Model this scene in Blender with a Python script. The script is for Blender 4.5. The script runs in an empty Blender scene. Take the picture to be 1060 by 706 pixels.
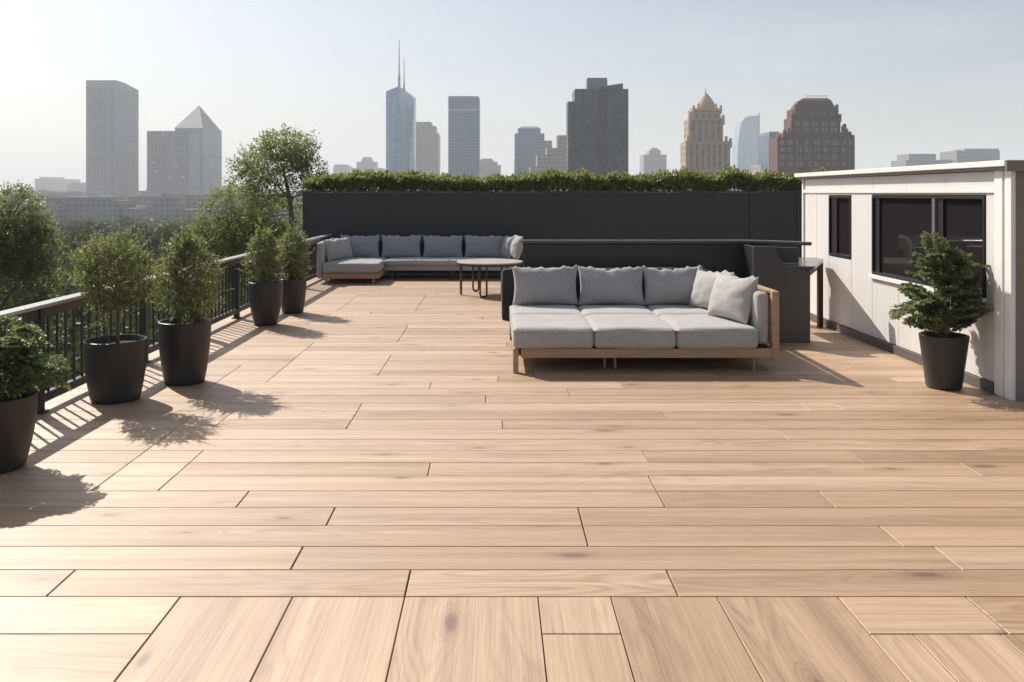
import bpy, math, random
import numpy as np
from mathutils import Vector, Matrix, noise as mnoise

R = math.radians
scene = bpy.context.scene
COL = scene.collection
rng = random.Random(11)
nrs = np.random.RandomState(5)

CAM_Z = 1.85
FPX, CX, HY = 900.0, 512.0, 200.0          # focal length, axis and horizon measured on the photograph
GROUND = -18.0


def X(px, Y):
    return (px - CX) / FPX * Y


def Z(py, Y):
    return CAM_Z - (py - HY) / FPX * Y


# ------------------------------------------------------------------ mesh builder
class MB:
    def __init__(self):
        self.v, self.f, self.uv, self.tint = [], [], {}, {}

    def add(self, vs, fs):
        o = len(self.v)
        self.v += [tuple(p) for p in vs]
        k = len(self.f)
        self.f += [tuple(i + o for i in f) for f in fs]
        return k

    def box(self, x0, x1, y0, y1, z0, z1):
        return self.add([(x0, y0, z0), (x1, y0, z0), (x1, y1, z0), (x0, y1, z0), (x0, y0, z1), (x1, y0, z1), (x1, y1, z1), (x0, y1, z1)],
                        [(0, 3, 2, 1), (4, 5, 6, 7), (0, 1, 5, 4), (1, 2, 6, 5), (2, 3, 7, 6), (3, 0, 4, 7)])

    def prism(self, poly, z0, z1):
        n = len(poly)
        vs = [(x, y, z0) for x, y in poly] + [(x, y, z1) for x, y in poly]
        fs = [(i, (i + 1) % n, n + (i + 1) % n, n + i) for i in range(n)]
        return self.add(vs, fs + [tuple(range(n, 2 * n)), tuple(reversed(range(n)))])

    def prism_xz(self, poly, y0, y1):
        n = len(poly)
        vs = [(x, y0, z) for x, z in poly] + [(x, y1, z) for x, z in poly]
        fs = [((i + 1) % n, i, n + i, n + (i + 1) % n) for i in range(n)]
        return self.add(vs, fs + [tuple(range(n)), tuple(reversed(range(n, 2 * n)))])

    def tube(self, pts, rad, seg=8, cap=True):
        pts = [Vector(p) for p in pts]
        n = len(pts)
        rs = rad if isinstance(rad, (list, tuple)) else [rad] * n
        t = (pts[1] - pts[0]).normalized()
        a = t.orthogonal().normalized()
        vs, fs = [], []
        for i, p in enumerate(pts):
            d = (pts[min(i + 1, n - 1)] - pts[max(i - 1, 0)]).normalized()
            a = (a - d * a.dot(d))
            a = a.normalized() if a.length > 1e-6 else d.orthogonal().normalized()
            b = d.cross(a)
            for k in range(seg):
                w = 2 * math.pi * k / seg
                vs.append(p + (a * math.cos(w) + b * math.sin(w)) * rs[i])
        for i in range(n - 1):
            for k in range(seg):
                fs.append((i * seg + k, i * seg + (k + 1) % seg, (i + 1) * seg + (k + 1) % seg, (i + 1) * seg + k))
        if cap:
            fs.append(tuple(reversed(range(seg))))
            fs.append(tuple(range((n - 1) * seg, n * seg)))
        return self.add(vs, fs)

    def lathe(self, prof, cx=0, cy=0, seg=48, close=False):
        n = len(prof)
        vs = []
        for r, z in prof:
            for k in range(seg):
                w = 2 * math.pi * k / seg
                vs.append((cx + r * math.cos(w), cy + r * math.sin(w), z))
        fs = []
        for i in range(n - 1):
            for k in range(seg):
                fs.append((i * seg + k, i * seg + (k + 1) % seg, (i + 1) * seg + (k + 1) % seg, (i + 1) * seg + k))
        fs.append(tuple(reversed(range(seg))))
        fs.append(tuple(range((n - 1) * seg, n * seg)))
        return self.add(vs, fs)

    def build(self, name, mat, parent=None, smooth=False, bevel=0, wall_uv=False, angle=35):
        org = world_loc(parent)
        me = bpy.data.meshes.new(name)
        me.from_pydata([(x - org[0], y - org[1], z - org[2]) for x, y, z in self.v], [], self.f)
        if self.uv:
            ul = me.uv_layers.new(name='UVMap')
            for p in me.polygons:
                c = self.uv.get(p.index)
                if c:
                    for j, li in enumerate(p.loop_indices):
                        ul.data[li].uv = c[j]
        if self.tint:
            at = me.attributes.new('tint', 'FLOAT', 'FACE')
            for i, t in self.tint.items():
                at.data[i].value = t
        if mat:
            me.materials.append(mat)
        o = bpy.data.objects.new(name, me)
        COL.objects.link(o)
        if parent is not None:
            o.parent = parent
            WL[o.name] = org
        if smooth:
            me.polygons.foreach_set('use_smooth', [True] * len(me.polygons))
            if smooth != 'all':
                me.set_sharp_from_angle(angle=R(angle))
        if bevel:
            m = o.modifiers.new('soft_edge', 'BEVEL')
            m.width, m.segments, m.limit_method, m.angle_limit = bevel, 2, 'ANGLE', R(40)
        return o


WL = {}


def world_loc(o):
    if o is None:
        return (0.0, 0.0, 0.0)
    return WL.get(o.name, tuple(o.location))


def thing(name, loc, label, cat, group=None):
    o = bpy.data.objects.new(name, None)
    COL.objects.link(o)
    o.location = loc
    o.empty_display_size = 0.2
    WL[o.name] = tuple(loc)
    return tag(o, label, cat, group)


def tag(o, label=None, cat=None, group=None, kind=None):
    if label:
        o['label'] = label
    if cat:
        o['category'] = cat
    if group:
        o['group'] = group
    if kind:
        o['kind'] = kind
    return o


def dup(o, parent, loc=None, rot=None):
    c = o.copy()
    COL.objects.link(c)
    c.parent = parent
    if loc is not None:
        c.location = loc
    if rot is not None:
        c.rotation_euler = rot
    for ch in list(o.children):
        dup(ch, c)
    return c


# ------------------------------------------------------------------ materials
def new_mat(name):
    m = bpy.data.materials.new(name)
    m.use_nodes = True
    nt = m.node_tree
    return m, nt, nt.nodes['Principled BSDF']


def nd(nt, typ, ins=None, **props):
    n = nt.nodes.new(typ)
    for k, v in props.items():
        setattr(n, k, v)
    for k, v in (ins or {}).items():
        s = n.inputs[k]
        if isinstance(v, bpy.types.NodeSocket):
            nt.links.new(v, s)
        else:
            s.default_value = v
    return n


def mth(nt, op, a, b=None, c=None, clamp=False):
    ins = {0: a}
    if b is not None:
        ins[1] = b
    if c is not None:
        ins[2] = c
    return nd(nt, 'ShaderNodeMath', ins, operation=op, use_clamp=clamp).outputs[0]


def mixc(nt, f, a, b, mode='MIX'):
    n = nd(nt, 'ShaderNodeMix', data_type='RGBA', blend_type=mode)
    for k, v in ((0, f), (6, a), (7, b)):
        if isinstance(v, bpy.types.NodeSocket):
            nt.links.new(v, n.inputs[k])
        else:
            n.inputs[k].default_value = v if not isinstance(v, tuple) or len(v) == 4 else (*v, 1)
    return n.outputs[2]


def c4(c):
    return (*c, 1)


def simple(name, col, rough=0.5, var=0.12, scale=3.0, metal=0.0, bump=0.0, bscale=60.0, spec=0.5):
    """a plain finish with slow uneven wear and a fine bump"""
    m, nt, b = new_mat(name)
    tc = nd(nt, 'ShaderNodeTexCoord').outputs['Object']
    n1 = nd(nt, 'ShaderNodeTexNoise', {'Vector': tc, 'Scale': scale, 'Detail': 6.0, 'Roughness': 0.65}).outputs[0]
    f = mth(nt, 'MULTIPLY_ADD', n1, 2 * var, 1 - var)
    sc = nd(nt, 'ShaderNodeVectorMath', {0: c4(col)[:3], 'Scale': f}, operation='SCALE').outputs[0]
    nt.links.new(sc, b.inputs['Base Color'])
    nt.links.new(mth(nt, 'MULTIPLY_ADD', n1, 0.25, rough - 0.125), b.inputs['Roughness'])
    b.inputs['Metallic'].default_value = metal
    b.inputs['Specular IOR Level'].default_value = spec
    if bump:
        n2 = nd(nt, 'ShaderNodeTexNoise', {'Vector': tc, 'Scale': bscale, 'Detail': 4.0}).outputs[0]
        bp = nd(nt, 'ShaderNodeBump', {'Height': n2, 'Strength': bump, 'Distance': 0.004}).outputs[0]
        nt.links.new(bp, b.inputs['Normal'])
    return m


def oak_deck():
    m, nt, b = new_mat('oak_boards')
    uv = nd(nt, 'ShaderNodeUVMap', uv_map='UVMap').outputs[0]
    tint = nd(nt, 'ShaderNodeAttribute', attribute_name='tint').outputs['Fac']

    def mp(sx, sy):
        return nd(nt, 'ShaderNodeMapping', {'Vector': uv, 'Scale': (sx, sy, 1)}).outputs[0]
    fib = nd(nt, 'ShaderNodeTexNoise', {'Vector': mp(1.3, 115), 'Scale': 1.0, 'Detail': 5.0, 'Roughness': 0.62}).outputs[0]
    streak = nd(nt, 'ShaderNodeTexNoise', {'Vector': mp(0.5, 16), 'Scale': 1.0, 'Detail': 4.0, 'Roughness': 0.55, 'Distortion': 0.3}).outputs[0]
    broad = nd(nt, 'ShaderNodeTexNoise', {'Vector': mp(0.5, 4.2), 'Scale': 1.0, 'Detail': 2.0, 'Roughness': 0.4, 'Distortion': 0.35}).outputs[0]
    vor = nd(nt, 'ShaderNodeTexVoronoi', {'Vector': mp(1.05, 2.9), 'Scale': 1.0, 'Randomness': 1.0}, voronoi_dimensions='2D')
    dist, pick = vor.outputs['Distance'], vor.outputs['Color']
    pk = nd(nt, 'ShaderNodeSeparateColor', {0: pick})
    has = mth(nt, 'GREATER_THAN', pk.outputs[0], 0.66)
    wob = mth(nt, 'MULTIPLY_ADD', fib, 0.03, mth(nt, 'SUBTRACT', dist, 0.015))
    ksize = mth(nt, 'MULTIPLY_ADD', pk.outputs[1], 0.075, 0.04)
    knot = mth(nt, 'MULTIPLY', has, nd(nt, 'ShaderNodeMapRange', {0: mth(nt, 'DIVIDE', wob, ksize), 1: 1.0, 2: 0.35, 3: 0.0, 4: 1.0}).outputs[0])
    halo = mth(nt, 'MULTIPLY', has, nd(nt, 'ShaderNodeMapRange', {0: dist, 1: 0.26, 2: 0.0, 3: 0.0, 4: 1.0}, interpolation_type='SMOOTHSTEP').outputs[0])
    ph = mth(nt, 'ADD', mth(nt, 'MULTIPLY', broad, 95.0), mth(nt, 'MULTIPLY', halo, 26.0))
    rings = mth(nt, 'POWER', mth(nt, 'MULTIPLY_ADD', mth(nt, 'SINE', ph), 0.5, 0.5), 2.2)
    ringamt = nd(nt, 'ShaderNodeTexNoise', {'Vector': mp(0.35, 1.7), 'Scale': 1.0, 'Detail': 1.0}).outputs[0]
    ra = nd(nt, 'ShaderNodeMapRange', {0: ringamt, 1: 0.40, 2: 0.66, 3: 0.10, 4: 0.95}).outputs[0]
    pore = nd(nt, 'ShaderNodeTexNoise', {'Vector': mp(3.0, 210), 'Scale': 1.0, 'Detail': 2.0}).outputs[0]
    pore = nd(nt, 'ShaderNodeMapRange', {0: pore, 1: 0.56, 2: 0.72, 3: 0.0, 4: 0.34}).outputs[0]
    f = mth(nt, 'ADD', mth(nt, 'MULTIPLY', fib, 0.7), mth(nt, 'MULTIPLY', streak, 0.5))
    f = nd(nt, 'ShaderNodeMapRange', {0: f, 1: 0.40, 2: 0.86, 3: 0.0, 4: 0.80}).outputs[0]
    f = mth(nt, 'ADD', f, mth(nt, 'MULTIPLY', rings, mth(nt, 'MULTIPLY', ra, 0.36)), clamp=True)
    f = mth(nt, 'ADD', f, mth(nt, 'MULTIPLY', halo, 0.36), clamp=True)
    f = mth(nt, 'ADD', f, pore, clamp=True)
    band = nd(nt, 'ShaderNodeTexNoise', {'Vector': mp(0.22, 5.5), 'Scale': 1.0, 'Detail': 3.0, 'Roughness': 0.5, 'Distortion': 0.2}).outputs[0]
    band = nd(nt, 'ShaderNodeMapRange', {0: band, 1: 0.36, 2: 0.66, 3: -0.15, 4: 0.22}).outputs[0]
    f = mth(nt, 'ADD', f, band, clamp=True)
    col = mixc(nt, f, (0.520, 0.366, 0.244, 1), (0.240, 0.140, 0.080, 1))
    col = mixc(nt, mth(nt, 'MULTIPLY', knot, 0.95), col, (0.145, 0.075, 0.042, 1))
    hs = nd(nt, 'ShaderNodeHueSaturation', {'Color': col, 'Value': mth(nt, 'MULTIPLY_ADD', tint, 0.34, 0.83), 'Saturation': mth(nt, 'MULTIPLY_ADD', tint, -0.16, 1.20)}).outputs[0]
    nt.links.new(hs, b.inputs['Base Color'])
    big = nd(nt, 'ShaderNodeTexNoise', {'Vector': nd(nt, 'ShaderNodeTexCoord').outputs['Object'], 'Scale': 0.9, 'Detail': 5.0}).outputs[0]
    rg = mth(nt, 'MULTIPLY_ADD', fib, 0.14, mth(nt, 'MULTIPLY_ADD', big, 0.16, 0.42))
    nt.links.new(rg, b.inputs['Roughness'])
    b.inputs['Specular IOR Level'].default_value = 1.0
    b.inputs['Coat Weight'].default_value = 0.42
    b.inputs['Coat Roughness'].default_value = 0.58
    bp = nd(nt, 'ShaderNodeBump', {'Height': mth(nt, 'ADD', fib, mth(nt, 'MULTIPLY', rings, 0.25)), 'Strength': 0.16, 'Distance': 0.002}).outputs[0]
    nt.links.new(bp, b.inputs['Normal'])
    return m


def frame_wood(name, light, dark, axis=(1, 1, 14)):
    m, nt, b = new_mat(name)
    tc = nd(nt, 'ShaderNodeTexCoord').outputs['Object']
    v = nd(nt, 'ShaderNodeMapping', {'Vector': tc, 'Scale': axis}).outputs[0]
    n = nd(nt, 'ShaderNodeTexNoise', {'Vector': v, 'Scale': 3.0, 'Detail': 6.0, 'Distortion': 0.6}).outputs[0]
    f = nd(nt, 'ShaderNodeMapRange', {0: n, 1: 0.3, 2: 0.7}).outputs[0]
    nt.links.new(mixc(nt, f, c4(light), c4(dark)), b.inputs['Base Color'])
    b.inputs['Roughness'].default_value = 0.5
    nt.links.new(nd(nt, 'ShaderNodeBump', {'Height': n, 'Strength': 0.1, 'Distance': 0.003}).outputs[0], b.inputs['Normal'])
    return m


def fabric(name, col, var=0.24):
    m, nt, b = new_mat(name)
    tc = nd(nt, 'ShaderNodeTexCoord').outputs['Object']
    wv = nd(nt, 'ShaderNodeTexNoise', {'Vector': nd(nt, 'ShaderNodeMapping', {'Vector': tc, 'Scale': (95, 95, 22)}).outputs[0], 'Scale': 1.0, 'Detail': 2.0}).outputs[0]
    wh = nd(nt, 'ShaderNodeTexNoise', {'Vector': nd(nt, 'ShaderNodeMapping', {'Vector': tc, 'Scale': (40, 40, 220)}).outputs[0], 'Scale': 1.0, 'Detail': 2.0}).outputs[0]
    big = nd(nt, 'ShaderNodeTexNoise', {'Vector': tc, 'Scale': 5.0, 'Detail': 4.0}).outputs[0]
    w = mth(nt, 'ADD', mth(nt, 'MULTIPLY', wv, 0.5), mth(nt, 'MULTIPLY', wh, 0.5))
    k = mth(nt, 'ADD', mth(nt, 'MULTIPLY_ADD', w, 4 * var, 1 - 2 * var), mth(nt, 'MULTIPLY_ADD', big, 0.2, -0.1))
    nt.links.new(nd(nt, 'ShaderNodeVectorMath', {0: col, 'Scale': k}, operation='SCALE').outputs[0], b.inputs['Base Color'])
    b.inputs['Roughness'].default_value = 0.95
    b.inputs['Specular IOR Level'].default_value = 0.2
    b.inputs['Sheen Weight'].default_value = 0.25
    b.inputs['Sheen Roughness'].default_value = 0.5
    nt.links.new(nd(nt, 'ShaderNodeBump', {'Height': mth(nt, 'ADD', w, mth(nt, 'MULTIPLY', big, 1.5)), 'Strength': 0.35, 'Distance': 0.004}).outputs[0], b.inputs['Normal'])
    return m


def leaf_mat(name, dark, light, trans=0.35, tcol=None):
    m, nt, b = new_mat(name)
    g = nd(nt, 'ShaderNodeNewGeometry').outputs['Random Per Island']
    tc = nd(nt, 'ShaderNodeTexCoord').outputs['Object']
    n = nd(nt, 'ShaderNodeTexNoise', {'Vector': tc, 'Scale': 4.0, 'Detail': 3.0}).outputs[0]
    f = mth(nt, 'ADD', mth(nt, 'MULTIPLY', g, 0.7), mth(nt, 'MULTIPLY', n, 0.4), clamp=True)
    f = mth(nt, 'POWER', f, 1.5)
    col = mixc(nt, f, c4(dark), c4(light))
    nt.links.new(col, b.inputs['Base Color'])
    b.inputs['Roughness'].default_value = 0.55 if 'wood' in name else 0.36
    b.inputs['Specular IOR Level'].default_value = 0.25 if 'wood' in name else 0.5
    tr = nd(nt, 'ShaderNodeBsdfTranslucent', {'Color': mixc(nt, 0.65, col, c4(tcol or (light[0] * 1.7, light[1] * 1.7, light[2] * 0.9)))})
    mx = nd(nt, 'ShaderNodeMixShader', {0: trans, 1: b.outputs[0], 2: tr.outputs[0]})
    nt.links.new(mx.outputs[0], nt.nodes['Material Output'].inputs['Surface'])
    return m


def facade(name, wall, glass, cw=5.0, ch=4.0, mu=0.25, mv=0.35, rough=0.25, vary=0.5, pale_share=0.0, big=0, mirror=0.0):
    """window grid of a far tower; u runs round the building, v up it, both in metres"""
    m, nt, b = new_mat(name)
    uv = nd(nt, 'ShaderNodeSeparateXYZ', {0: nd(nt, 'ShaderNodeUVMap', uv_map='UVMap').outputs[0]})
    u = mth(nt, 'DIVIDE', uv.outputs[0], cw)
    v = mth(nt, 'DIVIDE', uv.outputs[1], ch)
    win = mth(nt, 'MULTIPLY', mth(nt, 'GREATER_THAN', mth(nt, 'FRACT', u), mu), mth(nt, 'GREATER_THAN', mth(nt, 'FRACT', v), mv))
    if big:      # plain pier every few bays and a service floor every so many storeys
        win = mth(nt, 'MULTIPLY', win, mth(nt, 'GREATER_THAN', mth(nt, 'FRACT', mth(nt, 'DIVIDE', u, big)), 1.01 / big))
        win = mth(nt, 'MULTIPLY', win, mth(nt, 'GREATER_THAN', mth(nt, 'FRACT', mth(nt, 'DIVIDE', v, 12)), 0.085))
    cell = nd(nt, 'ShaderNodeCombineXYZ', {0: mth(nt, 'FLOOR', u), 1: mth(nt, 'FLOOR', v)}).outputs[0]
    wn = nd(nt, 'ShaderNodeTexWhiteNoise', {'Vector': cell}).outputs['Value']
    k = mth(nt, 'MULTIPLY_ADD', wn, vary, 1 - vary / 2)
    gl = nd(nt, 'ShaderNodeVectorMath', {0: glass, 'Scale': k}, operation='SCALE').outputs[0]
    if pale_share:      # a random share of windows takes a paler tone
        gl = mixc(nt, mth(nt, 'GREATER_THAN', wn, 1 - pale_share), gl, (0.5, 0.48, 0.44, 1))
    st = nd(nt, 'ShaderNodeTexNoise', {'Vector': nd(nt, 'ShaderNodeTexCoord').outputs['Object'], 'Scale': 0.03, 'Detail': 4.0}).outputs[0]
    wl = nd(nt, 'ShaderNodeVectorMath', {0: wall, 'Scale': mth(nt, 'MULTIPLY_ADD', st, 0.4, 0.8)}, operation='SCALE').outputs[0]
    nt.links.new(mixc(nt, win, wl, gl), b.inputs['Base Color'])
    nt.links.new(mth(nt, 'MULTIPLY_ADD', win, rough - 0.7, 0.7), b.inputs['Roughness'])
    if mirror:
        nt.links.new(mth(nt, 'MULTIPLY', win, mirror), b.inputs['Metallic'])
    return m


M = {}
M['deck'] = oak_deck()
M['dark_gap'] = simple('deck_underside', (0.025, 0.024, 0.026), 0.8)
M['black_metal'] = simple('black_powder_coat', (0.022, 0.023, 0.025), 0.38, 0.2, 6)
M['rail_wood'] = simple('stained_rail_board', (0.055, 0.042, 0.034), 0.4, 0.25, 9)
M['rail_cap'] = simple('rail_cap_sun_gloss', (0.40, 0.385, 0.37), 0.30, 0.2, 5)  # pale colour stands in for sun gloss on the rail top
M['wall_black'] = simple('charcoal_wall_panel', (0.034, 0.034, 0.037), 0.5, 0.28, 0.8, bump=0.1, bscale=90)
M['wall_trim'] = simple('charcoal_wall_cap', (0.055, 0.055, 0.058), 0.4, 0.15, 3)
M['bar_black'] = simple('bar_black_laminate', (0.020, 0.020, 0.021), 0.42, 0.2, 2)
M['bar_grey'] = simple('bar_grey_laminate', (0.075, 0.073, 0.073), 0.38, 0.15, 2)
M['bar_top'] = simple('bar_worktop', (0.085, 0.085, 0.088), 0.22, 0.15, 4)
M['pot'] = simple('charcoal_planter', (0.026, 0.025, 0.026), 0.45, 0.22, 4, bump=0.06, bscale=140)
M['pot_warm'] = simple('dark_brown_planter', (0.030, 0.026, 0.025), 0.42, 0.22, 4, bump=0.06, bscale=140)
M['soil'] = simple('potting_soil', (0.035, 0.025, 0.018), 0.95, 0.4, 30, bump=0.8, bscale=50)
M['stem'] = simple('pale_stem', (0.20, 0.17, 0.11), 0.7, 0.3, 12)
M['bark'] = simple('grey_bark', (0.20, 0.165, 0.125), 0.85, 0.4, 8, bump=0.5, bscale=20)
M['seat'] = fabric('oat_linen', (0.385, 0.37, 0.355))
M['pillow'] = fabric('grey_linen', (0.335, 0.325, 0.32))
M['pillow_sun_pale'] = fabric('sun_pale_linen', (0.40, 0.385, 0.37))  # grey linen lightened to imitate sunlit faces; also the pale chaise pillow
M['blue_grey'] = fabric('blue_grey_linen', (0.275, 0.285, 0.305))
M['far_seat'] = fabric('grey_weave', (0.35, 0.335, 0.325))
M['black_fabric'] = fabric('black_weave', (0.028, 0.028, 0.03), 0.25)
M['sofa_wood'] = frame_wood('sofa_timber', (0.46, 0.295, 0.185), (0.35, 0.21, 0.125))
M['table_top'] = simple('stone_table_top', (0.52, 0.47, 0.42), 0.32, 0.1, 8)
M['cream'] = None
M['white_trim'] = simple('white_painted_trim', (0.78, 0.76, 0.74), 0.4, 0.07, 4)
M['shed_end_shade'] = simple('shed_end_shade_tone', (0.20, 0.175, 0.165), 0.6, 0.12, 2)  # end wall darkened in colour for its shade; core and fascia share it
M['skirt'] = simple('dark_skirting', (0.10, 0.085, 0.078), 0.6, 0.2, 3)
M['window_frame'] = simple('dark_window_frame', (0.012, 0.0115, 0.012), 0.4, 0.1, 3)
M['window_edge'] = simple('grey_window_edge', (0.25, 0.24, 0.24), 0.35, 0.1, 3, metal=0.6)
M['pane'] = simple('dark_glass', (0.020, 0.0185, 0.0185), 0.06, 0.1, 2, spec=0.5)
M['pane'].node_tree.nodes['Principled BSDF'].inputs['Roughness'].default_value = 0.03
for l in list(M['pane'].node_tree.links):
    if l.to_socket.name == 'Roughness':
        M['pane'].node_tree.links.remove(l)
M['blind'] = simple('brown_blind', (0.055, 0.042, 0.038), 0.7, 0.1, 2)


def cream_cladding():
    m, nt, b = new_mat('cream_cladding')
    tc = nd(nt, 'ShaderNodeTexCoord').outputs['Object']
    v = nd(nt, 'ShaderNodeMapping', {'Vector': tc, 'Scale': (9, 9, 0.7)}).outputs[0]
    n = nd(nt, 'ShaderNodeTexNoise', {'Vector': v, 'Scale': 2.4, 'Detail': 7.0, 'Roughness': 0.6, 'Distortion': 0.2}).outputs[0]
    d = nd(nt, 'ShaderNodeTexNoise', {'Vector': tc, 'Scale': 1.3, 'Detail': 5.0}).outputs[0]
    f = mth(nt, 'ADD', nd(nt, 'ShaderNodeMapRange', {0: n, 1: 0.35, 2: 0.75}).outputs[0], mth(nt, 'MULTIPLY_ADD', d, 0.5, -0.25), clamp=True)
    nt.links.new(mixc(nt, f, (0.680, 0.662, 0.648, 1), (0.615, 0.595, 0.580, 1)), b.inputs['Base Color'])
    b.inputs['Roughness'].default_value = 0.55
    nt.links.new(nd(nt, 'ShaderNodeBump', {'Height': n, 'Strength': 0.08, 'Distance': 0.003}).outputs[0], b.inputs['Normal'])
    return m


M['cream'] = cream_cladding()
M['leaf_fine'] = leaf_mat('fine_leaf', (0.055, 0.074, 0.036), (0.235, 0.262, 0.140), 0.46)
M['leaf_fern'] = leaf_mat('fern_leaf', (0.036, 0.060, 0.030), (0.185, 0.225, 0.125), 0.46)
M['leaf_hedge'] = leaf_mat('hedge_leaf', (0.055, 0.080, 0.034), (0.250, 0.275, 0.125), 0.42)
M['leaf_tree'] = leaf_mat('tree_leaf', (0.060, 0.078, 0.036), (0.230, 0.255, 0.125), 0.5)
M['leaf_wood'] = leaf_mat('wood_leaf', (0.022, 0.034, 0.016), (0.070, 0.085, 0.035), 0.25)

# ------------------------------------------------------------------ camera, sun, sky, haze
cam = bpy.data.cameras.new('camera')
cam.lens, cam.sensor_width, cam.sensor_fit = 36 * FPX / 1060, 36.0, 'HORIZONTAL'
cam.shift_x = (530 - CX) / 1060
cam.shift_y = -(353 - HY) / 1060
cam.clip_start, cam.clip_end = 0.05, 30000
co = bpy.data.objects.new('camera', cam)
co.location, co.rotation_euler = (0, 0, CAM_Z), (R(90), 0, 0)
COL.objects.link(co)
scene.camera = co

SUN = Vector((-0.71, 0.78, 0.98)).normalized()
elev, azim = math.asin(SUN.z), math.atan2(SUN.x, SUN.y)
sl = bpy.data.lights.new('sun', 'SUN')
sl.energy, sl.angle, sl.color = 5.0, R(0.5), (1.0, 0.93, 0.83)
so = bpy.data.objects.new('sun', sl)
so.rotation_euler = (-SUN).to_track_quat('-Z', 'Y').to_euler()
so.location = (-20, 15, 30)
COL.objects.link(so)

w = bpy.data.worlds.new('World')
scene.world = w
w.use_nodes = True
nt = w.node_tree
sky = nd(nt, 'ShaderNodeTexSky', sky_type='NISHITA', sun_disc=False, sun_elevation=elev, sun_rotation=azim % (2 * math.pi),
         air_density=1.0, dust_density=2.0, ozone_density=1.0, altitude=0.0)
tcw = nd(nt, 'ShaderNodeTexCoord').outputs['Generated']
cir = nd(nt, 'ShaderNodeTexNoise', {'Vector': nd(nt, 'ShaderNodeMapping', {'Vector': tcw, 'Rotation': (0, 0.25, 0), 'Scale': (2.2, 2.2, 9.0)}).outputs[0], 'Scale': 1.6, 'Detail': 7.0, 'Roughness': 0.6, 'Distortion': 0.8}).outputs[0]
cir = nd(nt, 'ShaderNodeMapRange', {0: cir, 1: 0.47, 2: 0.8, 3: 0.0, 4: 0.22}).outputs[0]
hs = nd(nt, 'ShaderNodeHueSaturation', {'Color': sky.outputs[0], 'Saturation': 0.78, 'Value': 1.0})
bg = nt.nodes['Background']
nt.links.new(mixc(nt, cir, hs.outputs[0], (8.3, 8.5, 8.8, 1)), bg.inputs['Color'])
bg.inputs['Strength'].default_value = 0.09

hz = MB()
hz.box(-5200, 5200, -400, 8200, GROUND - 1, 300)
haze = hz.build('haze', None)
hm = bpy.data.materials.new('city_haze')
hm.use_nodes = True
hnt = hm.node_tree
hnt.nodes.remove(hnt.nodes['Principled BSDF'])
pv = nd(hnt, 'ShaderNodeVolumePrincipled', {'Color': (0.90, 0.94, 0.99, 1), 'Density': 0.00028, 'Anisotropy': 0.1})
hnt.links.new(pv.outputs[0], hnt.nodes['Material Output'].inputs['Volume'])
haze.data.materials.append(hm)
tag(haze, kind='stuff')

# ------------------------------------------------------------------ ground, roof, deck
mb = MB()
mb.add([(-5000, -390, GROUND), (5000, -390, GROUND), (5000, 8000, GROUND), (-5000, 8000, GROUND)], [(0, 1, 2, 3)])
gm = simple('city_ground', (0.075, 0.080, 0.068), 0.9, 0.5, 0.012)
tag(mb.build('ground', gm), kind='structure')

mb = MB()
mb.box(-4.05, 10.5, -3.2, 20.6, GROUND, -0.032)
tag(mb.build('roof', M['dark_gap']), kind='structure')

ROW0, ROWH = 3.988, 0.2832
spans = [(63, 591, 616), (422, 591, 616), (696, 591, 616), (340, 532, 546), (604, 532, 562), (924, 550, 563), (247, 514, 529), (861, 514, 529), (683, 500, 529),
         (443, 484, 496), (187, 464, 510), (145, 432, 510), (611, 415, 421), (644, 415, 421), (726, 433, 443), (830, 415, 423), (865, 415, 423), (807, 440, 456),
         (669, 467, 480), (887, 468, 480), (1010, 482, 496), (231, 380, 402), (301, 353, 396), (416, 338, 355), (397, 367, 392), (367, 415, 445), (230, 422, 448),
         (435, 305, 323), (360, 305, 322), (520, 430, 444), (960, 360, 372)]
mb = MB()
GAP = 0.0026


def board(x0, x1, y0, y1, along):
    gx = GAP + ((0.0014 if y0 < 5.5 else 0.0002) if along == 'x' else 0.0)
    gy = GAP + (0.0014 if along == 'y' else 0.0)
    x0, x1, y0, y1 = x0 + gx, x1 - gx, y0 + gy, y1 - gy
    c, z, zc, zb = 0.0022, rng.uniform(-0.0006, 0.0006), 0.0024, -0.030
    top = [(x0 + c, y0 + c, z), (x1 - c, y0 + c, z), (x1 - c, y1 - c, z), (x0 + c, y1 - c, z)]
    mid = [(x0, y0, z - zc), (x1, y0, z - zc), (x1, y1, z - zc), (x0, y1, z - zc)]
    bot = [(x, y, zb) for x, y, _ in mid]
    fs = [(0, 1, 2, 3)] + [(4 + i, 4 + (i + 1) % 4, (i + 1) % 4, i) for i in range(4)] + [(8 + i, 8 + (i + 1) % 4, 4 + (i + 1) % 4, 4 + i) for i in range(4)]
    k = mb.add(top + mid + bot, fs)
    vs = top + mid + bot
    ou, ov = rng.uniform(0, 300), rng.uniform(0, 300)
    t = rng.random()
    flip = rng.choice((-1, 1))
    for j, f in enumerate(fs):
        mb.uv[k + j] = [((vs[i][0] * flip + ou, vs[i][1] + ov) if along == 'x' else (vs[i][1] * flip + ou, vs[i][0] + ov)) for i in f]
        mb.tint[k + j] = t


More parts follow.
